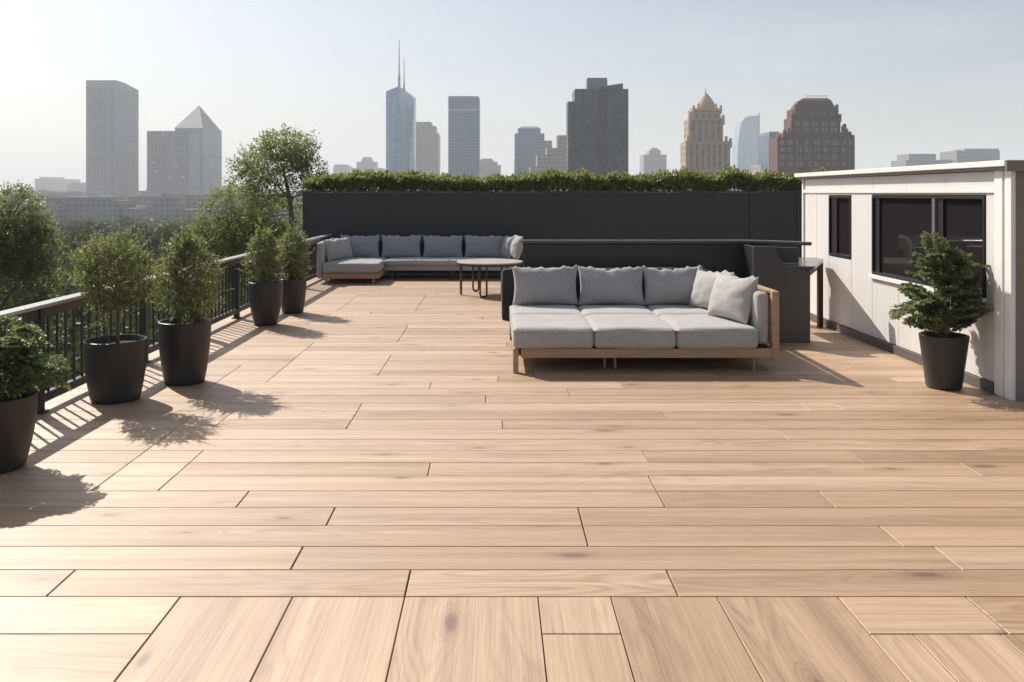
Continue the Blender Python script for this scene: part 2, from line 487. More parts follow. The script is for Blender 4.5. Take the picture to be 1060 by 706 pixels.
DX0, DX1 = -3.98, 9.6
nrow = 58
for r in range(nrow):
    y0 = ROW0 + r * ROWH
    y1 = y0 + ROWH
    ym = (y0 + y1) / 2
    py = HY + FPX * CAM_Z / ym
    cuts = sorted(X(px, FPX * CAM_Z / ((a + b_) / 2 - HY)) for px, a, b_ in spans if a <= py <= b_)
    xr = X(1075, ym)
    xs = [DX0] + cuts
    if not cuts:
        x = DX0 + rng.uniform(0.8, 4.2)
        while x < xr:
            if x - xs[-1] > 0.6:
                xs.append(x)
            x += rng.uniform(2.0, 4.6)
    elif py < 430:
        x = cuts[-1] + rng.uniform(1.5, 3.5)
        while x < xr:
            xs.append(x)
            x += rng.uniform(1.6, 4.0)
    x = max(xr, xs[-1]) + rng.uniform(0.2, 1.5)
    while x < DX1 - 0.6:
        xs.append(x)
        x += rng.uniform(1.8, 3.6)
    xs.append(DX1)
    for a, b_ in zip(xs, xs[1:]):
        board(a, b_, y0, y1, 'x')
B2 = 3.650
# the wide border course nearest the camera
for a, b_ in ((DX0, -1.44), (1.573, 2.16), (2.16, 4.1), (4.1, 7.2), (7.2, DX1)):
    board(a, b_, B2, ROW0, 'x')
board(0.199, 0.532, B2, ROW0, 'y')
for a, b_ in ((-1.44, -0.926), (-0.926, -0.412), (-0.412, 0.199), (0.532, 1.019), (1.019, 1.573)):
    board(a, b_, 1.3, ROW0, 'y')
board(0.199, 0.532, 1.3, B2, 'y')
for a, b_ in ((-3.98, -2.6), (-2.6, -1.44)):
    board(a, b_, B2 - 0.45, B2, 'x')
    board(a, b_, 1.3, B2 - 0.45, 'x')
xs = [1.573, 1.756, 2.12, 2.62, 3.1, 3.65, 4.2, 5.0, 5.8, 6.6, 7.4, 8.4, DX1]
for a, b_ in zip(xs, xs[1:]):
    board(a, b_, 1.3, B2, 'y')
y = 1.3
while y > -3.0:
    x = DX0
    while x < DX1:
        x2 = min(x + rng.uniform(2.0, 4.0), DX1)
        if DX1 - x2 < 0.6:
            x2 = DX1
        board(x, x2, y - ROWH, y, 'x')
        x = x2
    y -= ROWH
tag(mb.build('deck_floor', M['deck']), kind='structure')

# ------------------------------------------------------------------ railing
RX = -3.86


def rx(Y):
    return RX + (Y - 5) * 0.006


RY0, RY1 = 0.9, 19.9
rail = thing('railing', (RX, 5, 0), 'black metal railing with vertical balusters and a pale-topped handrail beside the planters', 'railing')
posts = [1.2, 3.2, 5.25, 7.33, 9.5, 11.2, 12.85, 14.9, 17.0, 19.0]


def slanted(mb_, dx0, dx1, z0, z1, y0=RY0, y1=RY1):
    k = mb_.add([(rx(y0) + dx0, y0, z0), (rx(y0) + dx1, y0, z0), (rx(y1) + dx1, y1, z0), (rx(y1) + dx0, y1, z0),
                 (rx(y0) + dx0, y0, z1), (rx(y0) + dx1, y0, z1), (rx(y1) + dx1, y1, z1), (rx(y1) + dx0, y1, z1)],
                [(0, 3, 2, 1), (4, 5, 6, 7), (0, 1, 5, 4), (1, 2, 6, 5), (2, 3, 7, 6), (3, 0, 4, 7)])


mb = MB(); slanted(mb, -0.075, 0.06, 0.885, 0.915); tr = mb.build('top_rail', M['rail_cap'], rail, bevel=0.005)
mb = MB(); slanted(mb, -0.022, 0.022, 0.795, 0.885); mb.build('rail_board', M['rail_wood'], rail, bevel=0.003)
mb = MB(); slanted(mb, -0.030, 0.030, 0.085, 0.150); mb.build('bottom_rail', M['black_metal'], rail, bevel=0.004)
for py_ in posts:
    mb = MB(); x = rx(py_)
    mb.box(x - 0.036, x + 0.038, py_ - 0.037, py_ + 0.037, 0.0, 0.883)
    p = mb.build('post', M['black_metal'], rail, bevel=0.004)
    mb = MB(); mb.box(x - 0.06, x + 0.062, py_ - 0.061, py_ + 0.061, 0.001, 0.014)
    mb.build('base_plate', M['black_metal'], p, bevel=0.003)
bal_y, y = [], 4.6
while y < 19.75:
    if min(abs(y - q) for q in posts) > 0.06:
        bal_y.append(y)
    y += 0.152
first = None
for y in bal_y[:100]:
    if first is None:
        mb = MB(); mb.box(RX - 0.0095, RX + 0.0095, 5 - 0.0095, 5 + 0.0095, 0.1495, 0.7955)
        first = mb.build('baluster', M['black_metal'], rail)
        first.location = (rx(y) - RX, y - 5, 0)
    else:
        dup(first, rail, (rx(y) - RX, y - 5, 0))
mb = MB()
y = 1.0
while y < 4.5:
    if min(abs(y - q) for q in posts) > 0.06:
        mb.box(rx(y) - 0.0095, rx(y) + 0.0095, y - 0.0095, y + 0.0095, 0.1495, 0.7955)
    y += 0.152
tag(mb.build('balusters', M['black_metal'], rail), kind='stuff')

# ------------------------------------------------------------------ black end wall and hedge
WY = 20.0
wall = thing('privacy_wall', (1.6, WY, 0), 'long charcoal panelled wall closing the far end of the deck under the hedge', 'wall')
WX0, WX1 = -4.42, 9.4
seams = [WX0, 5.86, 6.94, WX1]
for a, b_ in zip(seams, seams[1:]):
    mb = MB(); mb.box(a + 0.005, b_ - 0.005, WY, WY + 0.05, 0.0, 1.86)
    mb.build('panel', M['wall_black'], wall, bevel=0.004)
mb = MB(); mb.box(WX0 + 0.02, WX1 - 0.02, WY + 0.052, WY + 0.16, 0.0, 1.855); mb.build('backing', M['bar_black'], wall)
mb = MB(); mb.box(WX0 - 0.03, WX1, WY - 0.03, WY + 0.20, 1.862, 1.90); mb.build('cap', M['wall_trim'], wall, bevel=0.006)


def leaf_quads(mb_, P, D, L, W, fold=0.25):
    """one folded leaf blade per point: base, two shoulders, tip"""
    P, D = np.asarray(P, float), np.asarray(D, float)
    n = len(P)
    D /= np.linalg.norm(D, axis=1)[:, None] + 1e-9
    r = nrs.normal(size=(n, 3))
    S = np.cross(D, r)
    S /= np.linalg.norm(S, axis=1)[:, None] + 1e-9
    N = np.cross(D, S)
    L = np.broadcast_to(np.asarray(L, float), (n,))[:, None]
    Wd = L * W
    mid = P + D * L * 0.45
    V = np.stack([P, mid + S * Wd + N * Wd * fold, P + D * L - N * L * 0.08, mid - S * Wd + N * Wd * fold], 1).reshape(-1, 3)
    o = len(mb_.v)
    mb_.v += [tuple(p) for p in V.tolist()]
    mb_.f += [(o + 4 * i, o + 4 * i + 1, o + 4 * i + 2, o + 4 * i + 3) for i in range(n)]


def unit(n):
    d = nrs.normal(size=(n, 3))
    return d / np.linalg.norm(d, axis=1)[:, None]


hedge = thing('hedge', (1.8, WY + 0.45, 1.86), 'sunlit clipped green hedge growing along the top of the charcoal wall', 'hedge')
mb = MB(); mb.box(WX0 + 0.05, 9.3, WY + 0.22, WY + 0.85, 1.2, 1.84); mb.build('planter_trough', M['wall_trim'], hedge)
mb = MB()
n = 30000
hx = nrs.uniform(WX0 + 0.05, 8.2, n)
hgt = np.array([0.36 + 0.17 * mnoise.noise(Vector((x * 0.55, 3.1, 0))) + 0.17 * mnoise.noise(Vector((x * 1.9, 9.1, 0))) + 0.07 * mnoise.noise(Vector((x * 6, 1.1, 0))) for x in hx])
hgt = hgt + 0.13 * np.exp(-((hx - 2.0) / 0.7) ** 2) + 0.12 * np.exp(-((hx - 4.9) / 1.2) ** 2) + 0.06
t = nrs.random_sample(n) ** 0.6
hy = WY + 0.02 + 0.75 * nrs.random_sample(n) ** 1.3
bulge = 1 - 0.35 * np.abs((hy - WY - 0.35) / 0.4)
P = np.stack([hx, hy, 1.865 + t * hgt * np.clip(bulge, 0.3, 1)], 1)
D = unit(n) * 1.1 + np.array([0, -0.25, 0.45])
leaf_quads(mb, P, D, nrs.uniform(0.05, 0.115, n), 0.32)
mb.build('foliage', M['leaf_hedge'], hedge)
mb = MB()
for i in range(90):
    x = rng.uniform(WX0 + 0.1, 8); yy = WY + rng.uniform(0.25, 0.7)
    mb.tube([(x, yy, 1.8), (x + rng.uniform(-.1, .1), yy, 2.0), (x + rng.uniform(-.2, .2), yy + rng.uniform(-.2, .2), 2.2)], [0.012, 0.008, 0.003], 5)
mb.build('stems', M['bark'], hedge)


# ------------------------------------------------------------------ cushions
def pillow_mesh(wd, ht, th, seed, floppy=0.03):
    n = 26
    mbp = MB()
    rr = random.Random(seed)
    o1, o2 = rr.uniform(0, 50), rr.uniform(0, 50)
    vs, idx = [], {}
    for side in (1, -1):
        for j in range(n + 1):
            for i in range(n + 1):
                edge = i in (0, n) or j in (0, n)
                if edge and side == -1:
                    idx[side, i, j] = idx[1, i, j]
                    continue
                u, v = -1 + 2 * i / n, -1 + 2 * j / n
                u, v = math.sin(u * math.pi / 2) * 0.55 + u * 0.45, math.sin(v * math.pi / 2) * 0.55 + v * 0.45
                x = wd / 2 * u * (0.925 + 0.075 * v * v)
                z = ht / 2 * v * (0.90 + 0.10 * u * u)
                k = max(0.0, (1 - abs(u) ** 2.3) * (1 - abs(v) ** 2.3)) ** 0.52
                wr = mnoise.noise(Vector((u * 2.2 + o1, v * 2.2, side * 3.0))) * 0.10
                near = max(abs(u), abs(v))
                wr += 0.09 * near ** 4 * math.sin(9 * (math.atan2(v, u)) + o2) + 0.05 * mnoise.noise(Vector((u * 7 + o2, v * 7, side)))
                y = side * th / 2 * k * (1 + wr) 
                if edge:
                    y = 0.010 * mnoise.noise(Vector((u * 4 + o1, v * 4, 5)))
                z += floppy * mnoise.noise(Vector((u * 2.6 + o1, 7.7, o2))) * max(0, v) ** 2
                z += (0.010 * math.sin(u * 17 + o1) + 0.008 * math.sin(u * 31 + o2)) * max(0, v) ** 5
                z -= 0.03 * ht * (1 - u * u) * max(0, -v) * 0.5
                idx[side, i, j] = len(vs)
                vs.append((x, y, z + ht / 2))
    fs = []
    for side in (1, -1):
        for j in range(n):
            for i in range(n):
                q = [idx[side, i, j], idx[side, i + 1, j], idx[side, i + 1, j + 1], idx[side, i, j + 1]]
                fs.append(tuple(reversed(q)) if side == 1 else tuple(q))
    mbp.add(vs, fs)
    return mbp


def pillow(label, loc, wd, ht, th, mat, lean=14, yaw=0, roll=0, seed=1, group=None, name='throw_pillow'):
    o = pillow_mesh(wd, ht, th, seed).build(name, mat, smooth='all')
    o.rotation_euler = (Matrix.Rotation(R(yaw), 3, 'Z') @ Matrix.Rotation(R(-lean), 3, 'X') @ Matrix.Rotation(R(roll), 3, 'Y')).to_euler()
    o.location = loc
    return tag(o, label, 'pillow', group)


def puff(x0, x1, y0, y1, z0, z1, r=0.06, bul=0.02, seed=0, n=14):
    """box cushion: rounded edges, domed top, slack front"""
    mbp = MB()
    hx_, hy_, hz_ = (x1 - x0) / 2, (y1 - y0) / 2, (z1 - z0) / 2
    cx, cy, cz = (x0 + x1) / 2, (y0 + y1) / 2, (z0 + z1) / 2
    r = min(r, hz_ * 0.95, hx_ * .95, hy_ * .95)
    cache, vs, fs = {}, [], []

    def g(i):
        s = -1 + 2 * i / n
        return math.copysign(abs(s) ** 0.62, s)

    def vert(i, j, k):
        key = (i, j, k)
        if key in cache:
            return cache[key]
        p = Vector((g(i) * hx_, g(j) * hy_, g(k) * hz_))
        q = Vector((max(-hx_ + r, min(hx_ - r, p.x)), max(-hy_ + r, min(hy_ - r, p.y)), max(-hz_ + r, min(hz_ - r, p.z))))
        d = p - q
        if d.length > 1e-9:
            m_ = max(abs(d.x), abs(d.y), abs(d.z))
            p = q + d.normalized() * m_
        a, b_, c = p.x / hx_, p.y / hy_, p.z / hz_
        if c > 0.3:
            p.z += bul * (1 - a ** 4) * (1 - b_ ** 4)
        p.x += math.copysign(bul * 0.5 * (1 - c * c) * (1 - b_ ** 4), a) * abs(a) ** 6
        p.y += math.copysign(bul * 0.8 * (1 - c * c) * (1 - a ** 4), b_) * abs(b_) ** 6
        s = Vector((p.x * 4 + seed * 7.3, p.y * 4, p.z * 5))
        p += Vector((0, mnoise.noise(s) * 0.006, mnoise.noise(s + Vector((9, 9, 9))) * 0.009))
        cache[key] = len(vs)
        vs.append((cx + p.x, cy + p.y, cz + p.z))
        return cache[key]
    for a in range(n):
        for b_ in range(n):
            fs += [(vert(a, b_, 0), vert(a, b_ + 1, 0), vert(a + 1, b_ + 1, 0), vert(a + 1, b_, 0)),
                   (vert(a, b_, n), vert(a + 1, b_, n), vert(a + 1, b_ + 1, n), vert(a, b_ + 1, n)),
                   (vert(a, 0, b_), vert(a + 1, 0, b_), vert(a + 1, 0, b_ + 1), vert(a, 0, b_ + 1)),
                   (vert(a, n, b_), vert(a, n, b_ + 1), vert(a + 1, n, b_ + 1), vert(a + 1, n, b_)),
                   (vert(0, a, b_), vert(0, a, b_ + 1), vert(0, a + 1, b_ + 1), vert(0, a + 1, b_)),
                   (vert(n, a, b_), vert(n, a + 1, b_), vert(n, a + 1, b_ + 1), vert(n, a, b_ + 1))]
    mbp.add(vs, fs)
    return mbp


# ------------------------------------------------------------------ near daybed sofa
sofa = thing('daybed_sofa', (1.5, 10.0, 0), 'deep two-row daybed sofa with oak frame and grey seat cushions, in front of the bar', 'sofa')
SX0, SX1, SY0, SY1 = 0.19, 2.93, 8.93, 11.05


def part_box(name, b6, mat, parent, bevel=0.006):
    m_ = MB(); m_.box(*b6)
    return m_.build(name, mat, parent, bevel=bevel)


part_box('front_rail', (SX0 + 0.081, 2.858, SY0 + 0.01, SY0 + 0.065, 0.155, 0.25), M['sofa_wood'], sofa)
part_box('back_rail', (SX0 + 0.081, 2.829, SY1 - 0.09, SY1 - 0.03, 0.155, 0.25), M['sofa_wood'], sofa)
part_box('side_rail', (SX0 + 0.01, SX0 + 0.065, SY0 + 0.081, SY1 - 0.1, 0.155, 0.25), M['sofa_wood'], sofa)
part_box('slat_base', (SX0 + 0.068, 2.80, SY0 + 0.07, SY1 - 0.095, 0.17, 0.232), M['skirt'], sofa, 0)
part_box('leg', (SX0, SX0 + 0.055, SY0, SY0 + 0.06, 0.0, 0.252), M['sofa_wood'], sofa)
part_box('leg', (SX0, SX0 + 0.055, SY1 - 0.1, SY1 - 0.04, 0.0, 0.252), M['sofa_wood'], sofa)
for xx, yy in ((1.165, 9.2), (1.275, 9.2), (1.165, 10.7), (1.275, 10.7), (2.70, 9.06), (2.70, 10.8)):
    m_ = MB(); m_.tube([(xx, yy, 0.0), (xx, yy, 0.17)], [0.013, 0.016], 10)
    m_.build('leg', M['sofa_wood'], sofa, smooth=True)
af = MB()
af.box(2.862, 2.935, SY0 + 0.03, SY0 + 0.115, 0.135, 0.80)
af.box(2.862, 2.935, SY1 - 0.12, SY1 - 0.035, 0.0, 0.80)
af.box(2.8625, 2.9345, SY0 + 0.03, SY1 - 0.035, 0.801, 0.838)
af.box(2.866, 2.930, SY0 + 0.118, SY1 - 0.123, 0.14, 0.25)
af.build('arm_frame', M['sofa_wood'], sofa, bevel=0.006)
puff(2.712, 2.858, SY0 + 0.085, SY1 - 0.14, 0.27, 0.826, 0.055, 0.01, 31).build('arm_cushion', M['seat'], sofa, smooth='all')
puff(0.09, 2.70, SY1 - 0.16, SY1 + 0.02, 0.23, 0.90, 0.055, 0.01, 32).build('back_panel', M['black_fabric'], sofa, smooth='all')
xs = [0.185, 1.02, 1.865, 2.708]
seat_list = []
for i in range(3):
    bx = (xs[i] + 0.004, xs[i + 1] - 0.004, SY0 - 0.035, 9.968)
    seat_list.append((puff(*bx, 0.252, 0.468, 0.048, 0.012, i, 18).build('seat_cushion', M['seat'], sofa, smooth='all'), bx))
for i in range(3):
    bx = (xs[i] + 0.004, min(xs[i + 1], 2.66) - 0.004, 9.992, SY1 - 0.165)
    seat_list.append((puff(*bx, 0.252, 0.468, 0.048, 0.012, i + 5, 18).build('seat_cushion', M['seat'], sofa, smooth='all'), bx))
SZ = 0.478


def piping(o, x0, x1, y0, y1, z, r=0.045):
    pts = []
    for cx_, cy_, a0 in ((x1 - r, y0 + r, -90), (x1 - r, y1 - r, 0), (x0 + r, y1 - r, 90), (x0 + r, y0 + r, 180)):
        for q in range(6):
            a_ = R(a0 + 18 * q)
            pts.append((cx_ + r * math.cos(a_), cy_ + r * math.sin(a_), z))
    full = []
    for p_, q_ in zip(pts, pts[1:] + pts[:1]):
        d_ = math.dist(p_, q_)
        n_ = max(1, int(d_ / 0.06))
        for k_ in range(n_):
            f_ = k_ / n_
            x, y = p_[0] + (q_[0] - p_[0]) * f_, p_[1] + (q_[1] - p_[1]) * f_
            full.append((x, y, z + 0.004 * mnoise.noise(Vector((x * 5, y * 5, 0)))))
    full.append(full[0])
    m_ = MB(); m_.tube(full, 0.0075, 6, cap=False)
    m_.build('piping', M['seat'], o, smooth='all')


for o_, bx in seat_list:
    piping(o_, *bx, 0.437)
pillow('grey linen pillow at the left end of the daybed, beside the black back edge', (0.625, 10.66, SZ), 0.82, 0.48, 0.24, M['pillow'], 13, 2, 0, 2, 'linen pillows on the daybed sofa')
pillow('grey linen pillow in the middle of the daybed back row, between two like it', (1.435, 10.66, SZ), 0.82, 0.475, 0.25, M['pillow'], 14, -2, 0, 3, 'linen pillows on the daybed sofa')
pillow('grey linen pillow third along the daybed back, touching the pale corner pillow', (2.205, 10.66, SZ), 0.76, 0.475, 0.24, M['pillow'], 13, 1, 0, 4, 'linen pillows on the daybed sofa')
pillow('pale linen pillow in the corner of the daybed, behind the front arm pillow', (2.50, 10.22, SZ), 0.70, 0.48, 0.23, M['pillow_sun_pale'], 16, -66, 0, 5, 'linen pillows on the daybed sofa')
pillow('pale linen pillow leaning on the oak arm of the daybed, nearest the front', (2.52, 9.46, SZ), 0.76, 0.50, 0.27, M['pillow_sun_pale'], 17, -72, 0, 6, 'linen pillows on the daybed sofa')

# ------------------------------------------------------------------ far corner sofa
cs = thing('corner_sofa', (-1.5, 18.7, 0), 'long corner sofa with a chaise against the far charcoal wall', 'sofa')
part_box('chaise_frame', (-3.50, -2.36, 17.70, 19.5, 0.11, 0.215), M['sofa_wood'], cs)
part_box('seat_frame', (-2.355, 0.55, 18.55, 19.5, 0.20, 0.30), M['far_seat'], cs)
for xx, yy in ((-3.44, 17.76), (-2.47, 17.78), (-3.44, 19.4)):
    part_box('leg', (xx - 0.025, xx + 0.025, yy - 0.025, yy + 0.025, 0.0, 0.112), M['sofa_wood'], cs, 0.003)
for xx, yy in ((-2.2, 18.65), (-0.9, 18.65), (0.45, 18.65), (-2.2, 19.4), (-0.9, 19.4), (0.45, 19.4)):
    part_box('leg', (xx - 0.02, xx + 0.02, yy - 0.02, yy + 0.02, 0.0, 0.202), M['black_metal'], cs, 0.003)
puff(-3.505, -2.365, 17.66, 19.25, 0.217, 0.43, 0.05, 0.015, 41).build('chaise_cushion', M['far_seat'], cs, smooth='all')
puff(-2.36, 0.56, 18.5, 19.3, 0.302, 0.43, 0.05, 0.012, 42).build('seat_cushion', M['far_seat'], cs, smooth='all')
puff(-3.64, -3.508, 17.72, 19.5, 0.10, 0.84, 0.05, 0.01, 43).build('arm', M['far_seat'], cs, smooth='all')
puff(0.565, 0.72, 18.55, 19.5, 0.10, 0.66, 0.06, 0.01, 44).build('arm', M['black_fabric'], cs, smooth='all')
puff(-3.6, 0.70, 19.42, 19.62, 0.12, 0.80, 0.06, 0.01, 45).build('back_panel', M['black_fabric'], cs, smooth='all')
G2 = 'cushions on the far corner sofa'
for (px0, px1, lb, sd) in ((352, 393.5, 'blue-grey back pillow beside the chaise end of the far corner sofa', 51), (394.5, 436.5, 'blue-grey back pillow second from the chaise on the far corner sofa', 52),
                           (437.5, 479.5, 'blue-grey back pillow third from the chaise on the far corner sofa', 53), (480.5, 522, 'blue-grey back pillow above the round table on the far corner sofa', 54)):
    xa, xb = X(px0, 19.2), X(px1, 19.2)
    pillow(lb, ((xa + xb) / 2, 19.12, 0.425), xb - xa, 0.51, 0.24, M['blue_grey'], 13, 0, 0, sd, G2)
pillow('grey pillow at the front of the chaise, leaning on the sofa arm', (-3.34, 18.25, 0.435), 0.62, 0.47, 0.20, M['pillow'], 14, 72, 0, 55, G2)
pillow('pale pillow behind the front one on the chaise, leaning on the sofa arm', (-3.24, 18.75, 0.435), 0.60, 0.47, 0.20, M['pillow_sun_pale'], 14, 62, 0, 56, G2)
pillow('blue-grey pillow turned sideways behind the pale end pillow of the corner sofa', (0.24, 18.98, 0.43), 0.55, 0.49, 0.22, M['blue_grey'], 12, -68, 0, 57, G2)
pillow('pale rounded pillow at the right-hand end of the far corner sofa', (0.42, 18.72, 0.43), 0.58, 0.52, 0.24, M['pillow_sun_pale'], 12, -74, 0, 58, G2)

# ------------------------------------------------------------------ round table
tx, ty = X(507, 15.9), 15.9
tb = thing('coffee_table', (tx, ty, 0), 'round pale-topped table on black looped legs in front of the far sofa', 'table')
mb = MB(); mb.lathe([(0.585, 0.585), (0.60, 0.588), (0.604, 0.60), (0.598, 0.609), (0.57, 0.612)], tx, ty, 64); mb.build('table_top', M['table_top'], tb, smooth=True)
mb = MB(); mb.lathe([(0.56, 0.548), (0.578, 0.550), (0.578, 0.584)], tx, ty, 64); mb.build('apron', M['black_metal'], tb, smooth=True)
for a in (188, 258, 300, 15, 120):
    c, s = math.cos(R(a)), math.sin(R(a))
    ex, ey = -s, c
    b0 = Vector((tx + 0.53 * c, ty + 0.53 * s, 0))
    h = 0.06
    pts = [b0 + Vector((ex, ey, 0)) * h + Vector((0, 0, 0.555))]
    pts += [b0 + Vector((ex, ey, 0)) * h + Vector((0, 0, 0.06))]
    for k in range(1, 6):
        w_ = math.pi * k / 6
        pts.append(b0 + Vector((ex, ey, 0)) * h * math.cos(w_) + Vector((0, 0, 0.06 - 0.047 * math.sin(w_))))
    pts += [b0 - Vector((ex, ey, 0)) * h + Vector((0, 0, 0.06)), b0 - Vector((ex, ey, 0)) * h + Vector((0, 0, 0.555))]
    mb = MB(); mb.tube(pts, 0.017, 8); mb.build('leg', M['black_metal'], tb, smooth=True)

# ------------------------------------------------------------------ bar counter
bar = thing('bar_counter', (3.0, 11.5, 0), 'black outdoor bar counter with a curved cut-out end, between the daybed sofa and the shed', 'bar')
mb = MB(); mb.box(0.37, 3.60, 11.28, 11.36, 0.0, 1.195); mb.build('back_panel', M['bar_black'], bar, bevel=0.01)
mb = MB()
mb.prism([(0.34, 11.23), (3.25, 11.23), (3.55, 11.08), (3.80, 10.90), (3.93, 10.79), (3.98, 10.90), (3.86, 11.02), (3.62, 11.22), (3.30, 11.39), (0.34, 11.39)], 1.198, 1.242)
mb.build('cap_rail', M['bar_top'], bar, bevel=0.012)
mb = MB()
mb.prism_xz([(3.20, 0.0), (3.90, 0.0), (3.90, 0.895)] + [(3.88 - 0.41 * math.sin(k * math.pi / 28), 1.195 - 0.30 * math.cos(k * math.pi / 28)) for k in range(15)] + [(3.20, 1.196)], 10.74, 10.79)
mb.build('front_panel', M['bar_grey'], bar, bevel=0.004)
mb = MB()
mb.prism([(3.55, 10.80), (3.93, 10.75), (3.97, 10.78), (4.53, 11.98), (4.53, 12.25), (3.55, 12.25)], 0.897, 0.945)
mb.build('worktop', M['bar_top'], bar, bevel=0.008)
mb = MB(); mb.prism([(3.60, 10.85), (3.90, 10.82), (4.46, 12.0), (4.40, 12.15), (3.6, 12.15)], 0.80, 0.896); mb.build('worktop_apron', M['bar_black'], bar)
mb = MB(); mb.box(3.205, 3.25, 10.795, 11.275, 0.0, 1.19); mb.build('side_panel', M['bar_black'], bar, bevel=0.004)
mb = MB(); mb.box(3.56, 3.92, 11.20, 11.24, 0.95, 1.150); mb.build('upstand', M['bar_grey'], bar, bevel=0.004)
mb = MB(); mb.box(4.47, 4.53, 11.98, 12.06, 0.0, 0.896); mb.build('end_post', M['bar_black'], bar, bevel=0.004)
mb = MB(); mb.box(4.30, 4.35, 11.98, 12.3, 0.0, 0.79); mb.build('timber_panel', M['sofa_wood'], bar, bevel=0.004)

# ------------------------------------------------------------------ shed
SXW = 4.62
sh = thing('rooftop_shed', (6.9, 10.3, 0), 'cream clad flat-roofed rooftop shed with dark windows beside the bar', 'shed')
YN, YF, SH = 7.74, 13.0, 2.06
mb = MB(); mb.box(SXW + 0.045, 9.2, YN + 0.03, YF, -0.01, SH); mb.build('wall', M['shed_end_shade'], sh)
wins = [(11.27, 12.0, 1.0, 1.815), (8.185, 10.63, 0.865, 1.825)]
FR0, FR1 = 1.85, 1.905          # white rail above the windows
# cladding boards: (y0, y1, z0, z1) around the openings
boards = []
for a, b_ in ((8.02, 8.175), (10.64, 11.26), (12.01, 12.93)):
    boards.append((a, b_, 0.10, FR0))
boards += [(11.26, 12.01, 0.10, 0.985), (11.26, 12.01, 1.825, FR0), (8.175, 9.11, 0.10, 0.80), (9.11, 9.95, 0.10, 0.80), (9.95, 10.64, 0.10, 0.80), (8.175, 10.64, 1.835, FR0)]
for a, b_ in ((8.02, 8.9), (8.9, 9.75), (9.75, 10.6), (10.6, 11.6), (11.6, 12.93)):
    boards.append((a, b_, FR1, 2.055))
extra = []
for a, b_, c, d in boards:
    if b_ - a > 0.85 and d - c > 0.5:
        m_ = (a + b_) / 2
        extra += [(a, m_, c, d), (m_, b_, c, d)]
    else:
        extra.append((a, b_, c, d))
for a, b_, c, d in extra:
    mb = MB(); mb.box(SXW, SXW + 0.042, a + 0.003, b_ - 0.003, c, d); mb.build('cladding_panel', M['cream'], sh, bevel=0.003)
mb = MB(); mb.box(SXW - 0.018, SXW + 0.042, 7.95, 12.96, FR0 + 0.002, FR1 - 0.002); mb.build('head_trim', M['white_trim'], sh, bevel=0.004)
for a, b_ in ((YN + 0.004, YN + 0.10), (YN + 0.14, YN + 0.27)):
    mb = MB(); mb.box(SXW - 0.02, SXW + 0.043, a, b_, 0.001, SH - 0.001); mb.build('corner_trim', M['white_trim'], sh, bevel=0.005)
mb = MB(); mb.box(SXW - 0.006, SXW + 0.043, YN + 0.102, YN + 0.138, 0.001, SH - 0.002); mb.build('corner_trim', M['cream'], sh)
mb = MB(); mb.box(SXW - 0.02, SXW + 0.043, 12.965, 13.02, 0.001, SH - 0.001); mb.build('corner_trim', M['white_trim'], sh, bevel=0.005)
mb = MB(); mb.box(SXW - 0.03, SXW + 0.04, YN + 0.275, 12.96, 0.001, 0.095); mb.build('skirting', M['skirt'], sh, bevel=0.004)
mb = MB(); mb.box(SXW + 0.02, 9.2, YN, YN + 0.028, 0.001, SH - 0.003); mb.build('end_wall', M['shed_end_shade'], sh)
rf = MB(); rf.box(SXW - 0.10, 9.35, YN - 0.03, YF + 0.12, SH + 0.03, SH + 0.085)
ro = rf.build('roof', M['white_trim'], sh, bevel=0.006)
mb = MB(); mb.box(SXW - 0.05, 9.3, YN + 0.0, YF + 0.06, SH + 0.001, SH + 0.029); mb.build('soffit', M['window_edge'], ro)
mb = MB(); mb.box(SXW - 0.096, 9.33, YN - 0.062, YN - 0.032, SH - 0.015, SH + 0.083); mb.build('fascia', M['shed_end_shade'], ro, bevel=0.004)
for wi, (a, b_, c, d) in enumerate(wins):
    fr = MB()
    t = 0.032
    fr.box(SXW - 0.012, SXW + 0.044, a, b_, c, c + t); fr.box(SXW - 0.012, SXW + 0.044, a, b_, d - t, d)
    fr.box(SXW - 0.012, SXW + 0.044, a, a + t, c + t, d - t); fr.box(SXW - 0.012, SXW + 0.044, b_ - t, b_, c + t, d - t)
    f_ = fr.build('window', M['window_frame'], sh, bevel=0.003)
    if wi == 1:
        ym = 9.14
        mb = MB(); mb.box(SXW - 0.010, SXW + 0.043, ym - 0.03, ym + 0.03, c + t + .001, d - t - .001); mb.build('mullion', M['window_edge'], f_, bevel=0.003)
        for p0, p1 in ((a + t, ym - 0.03), (ym + 0.03, b_ - t)):
            mb = MB(); mb.box(SXW + 0.036, SXW + 0.0435, p0 - .002, p1 + .002, c + t - .002, d - t + .002); mb.build('pane', M['pane'], f_)
            mb = MB(); mb.box(SXW + 0.012, SXW + 0.035, p1 - 0.13 if p1 > 10 or p0 < 9 else p0, p1, c + t + .001, d - t - .001); mb.build('sash', M['window_frame'], f_)
        mb = MB(); mb.box(SXW - 0.04, SXW + 0.04, a - 0.02, b_ + 0.03, 0.815, 0.862); mb.build('sill', M['white_trim'], f_, bevel=0.004)
    else:
        mb = MB(); mb.box(SXW + 0.036, SXW + 0.0435, a + t - .002, b_ - t + .002, c + t - .002, d - t + .002); mb.build('pane', M['pane'], f_)
        mb = MB(); mb.box(SXW + 0.012, SXW + 0.035, b_ - t - 0.2, b_ - t, c + t + .001, d - t - .001); mb.build('sash', M['window_frame'], f_)

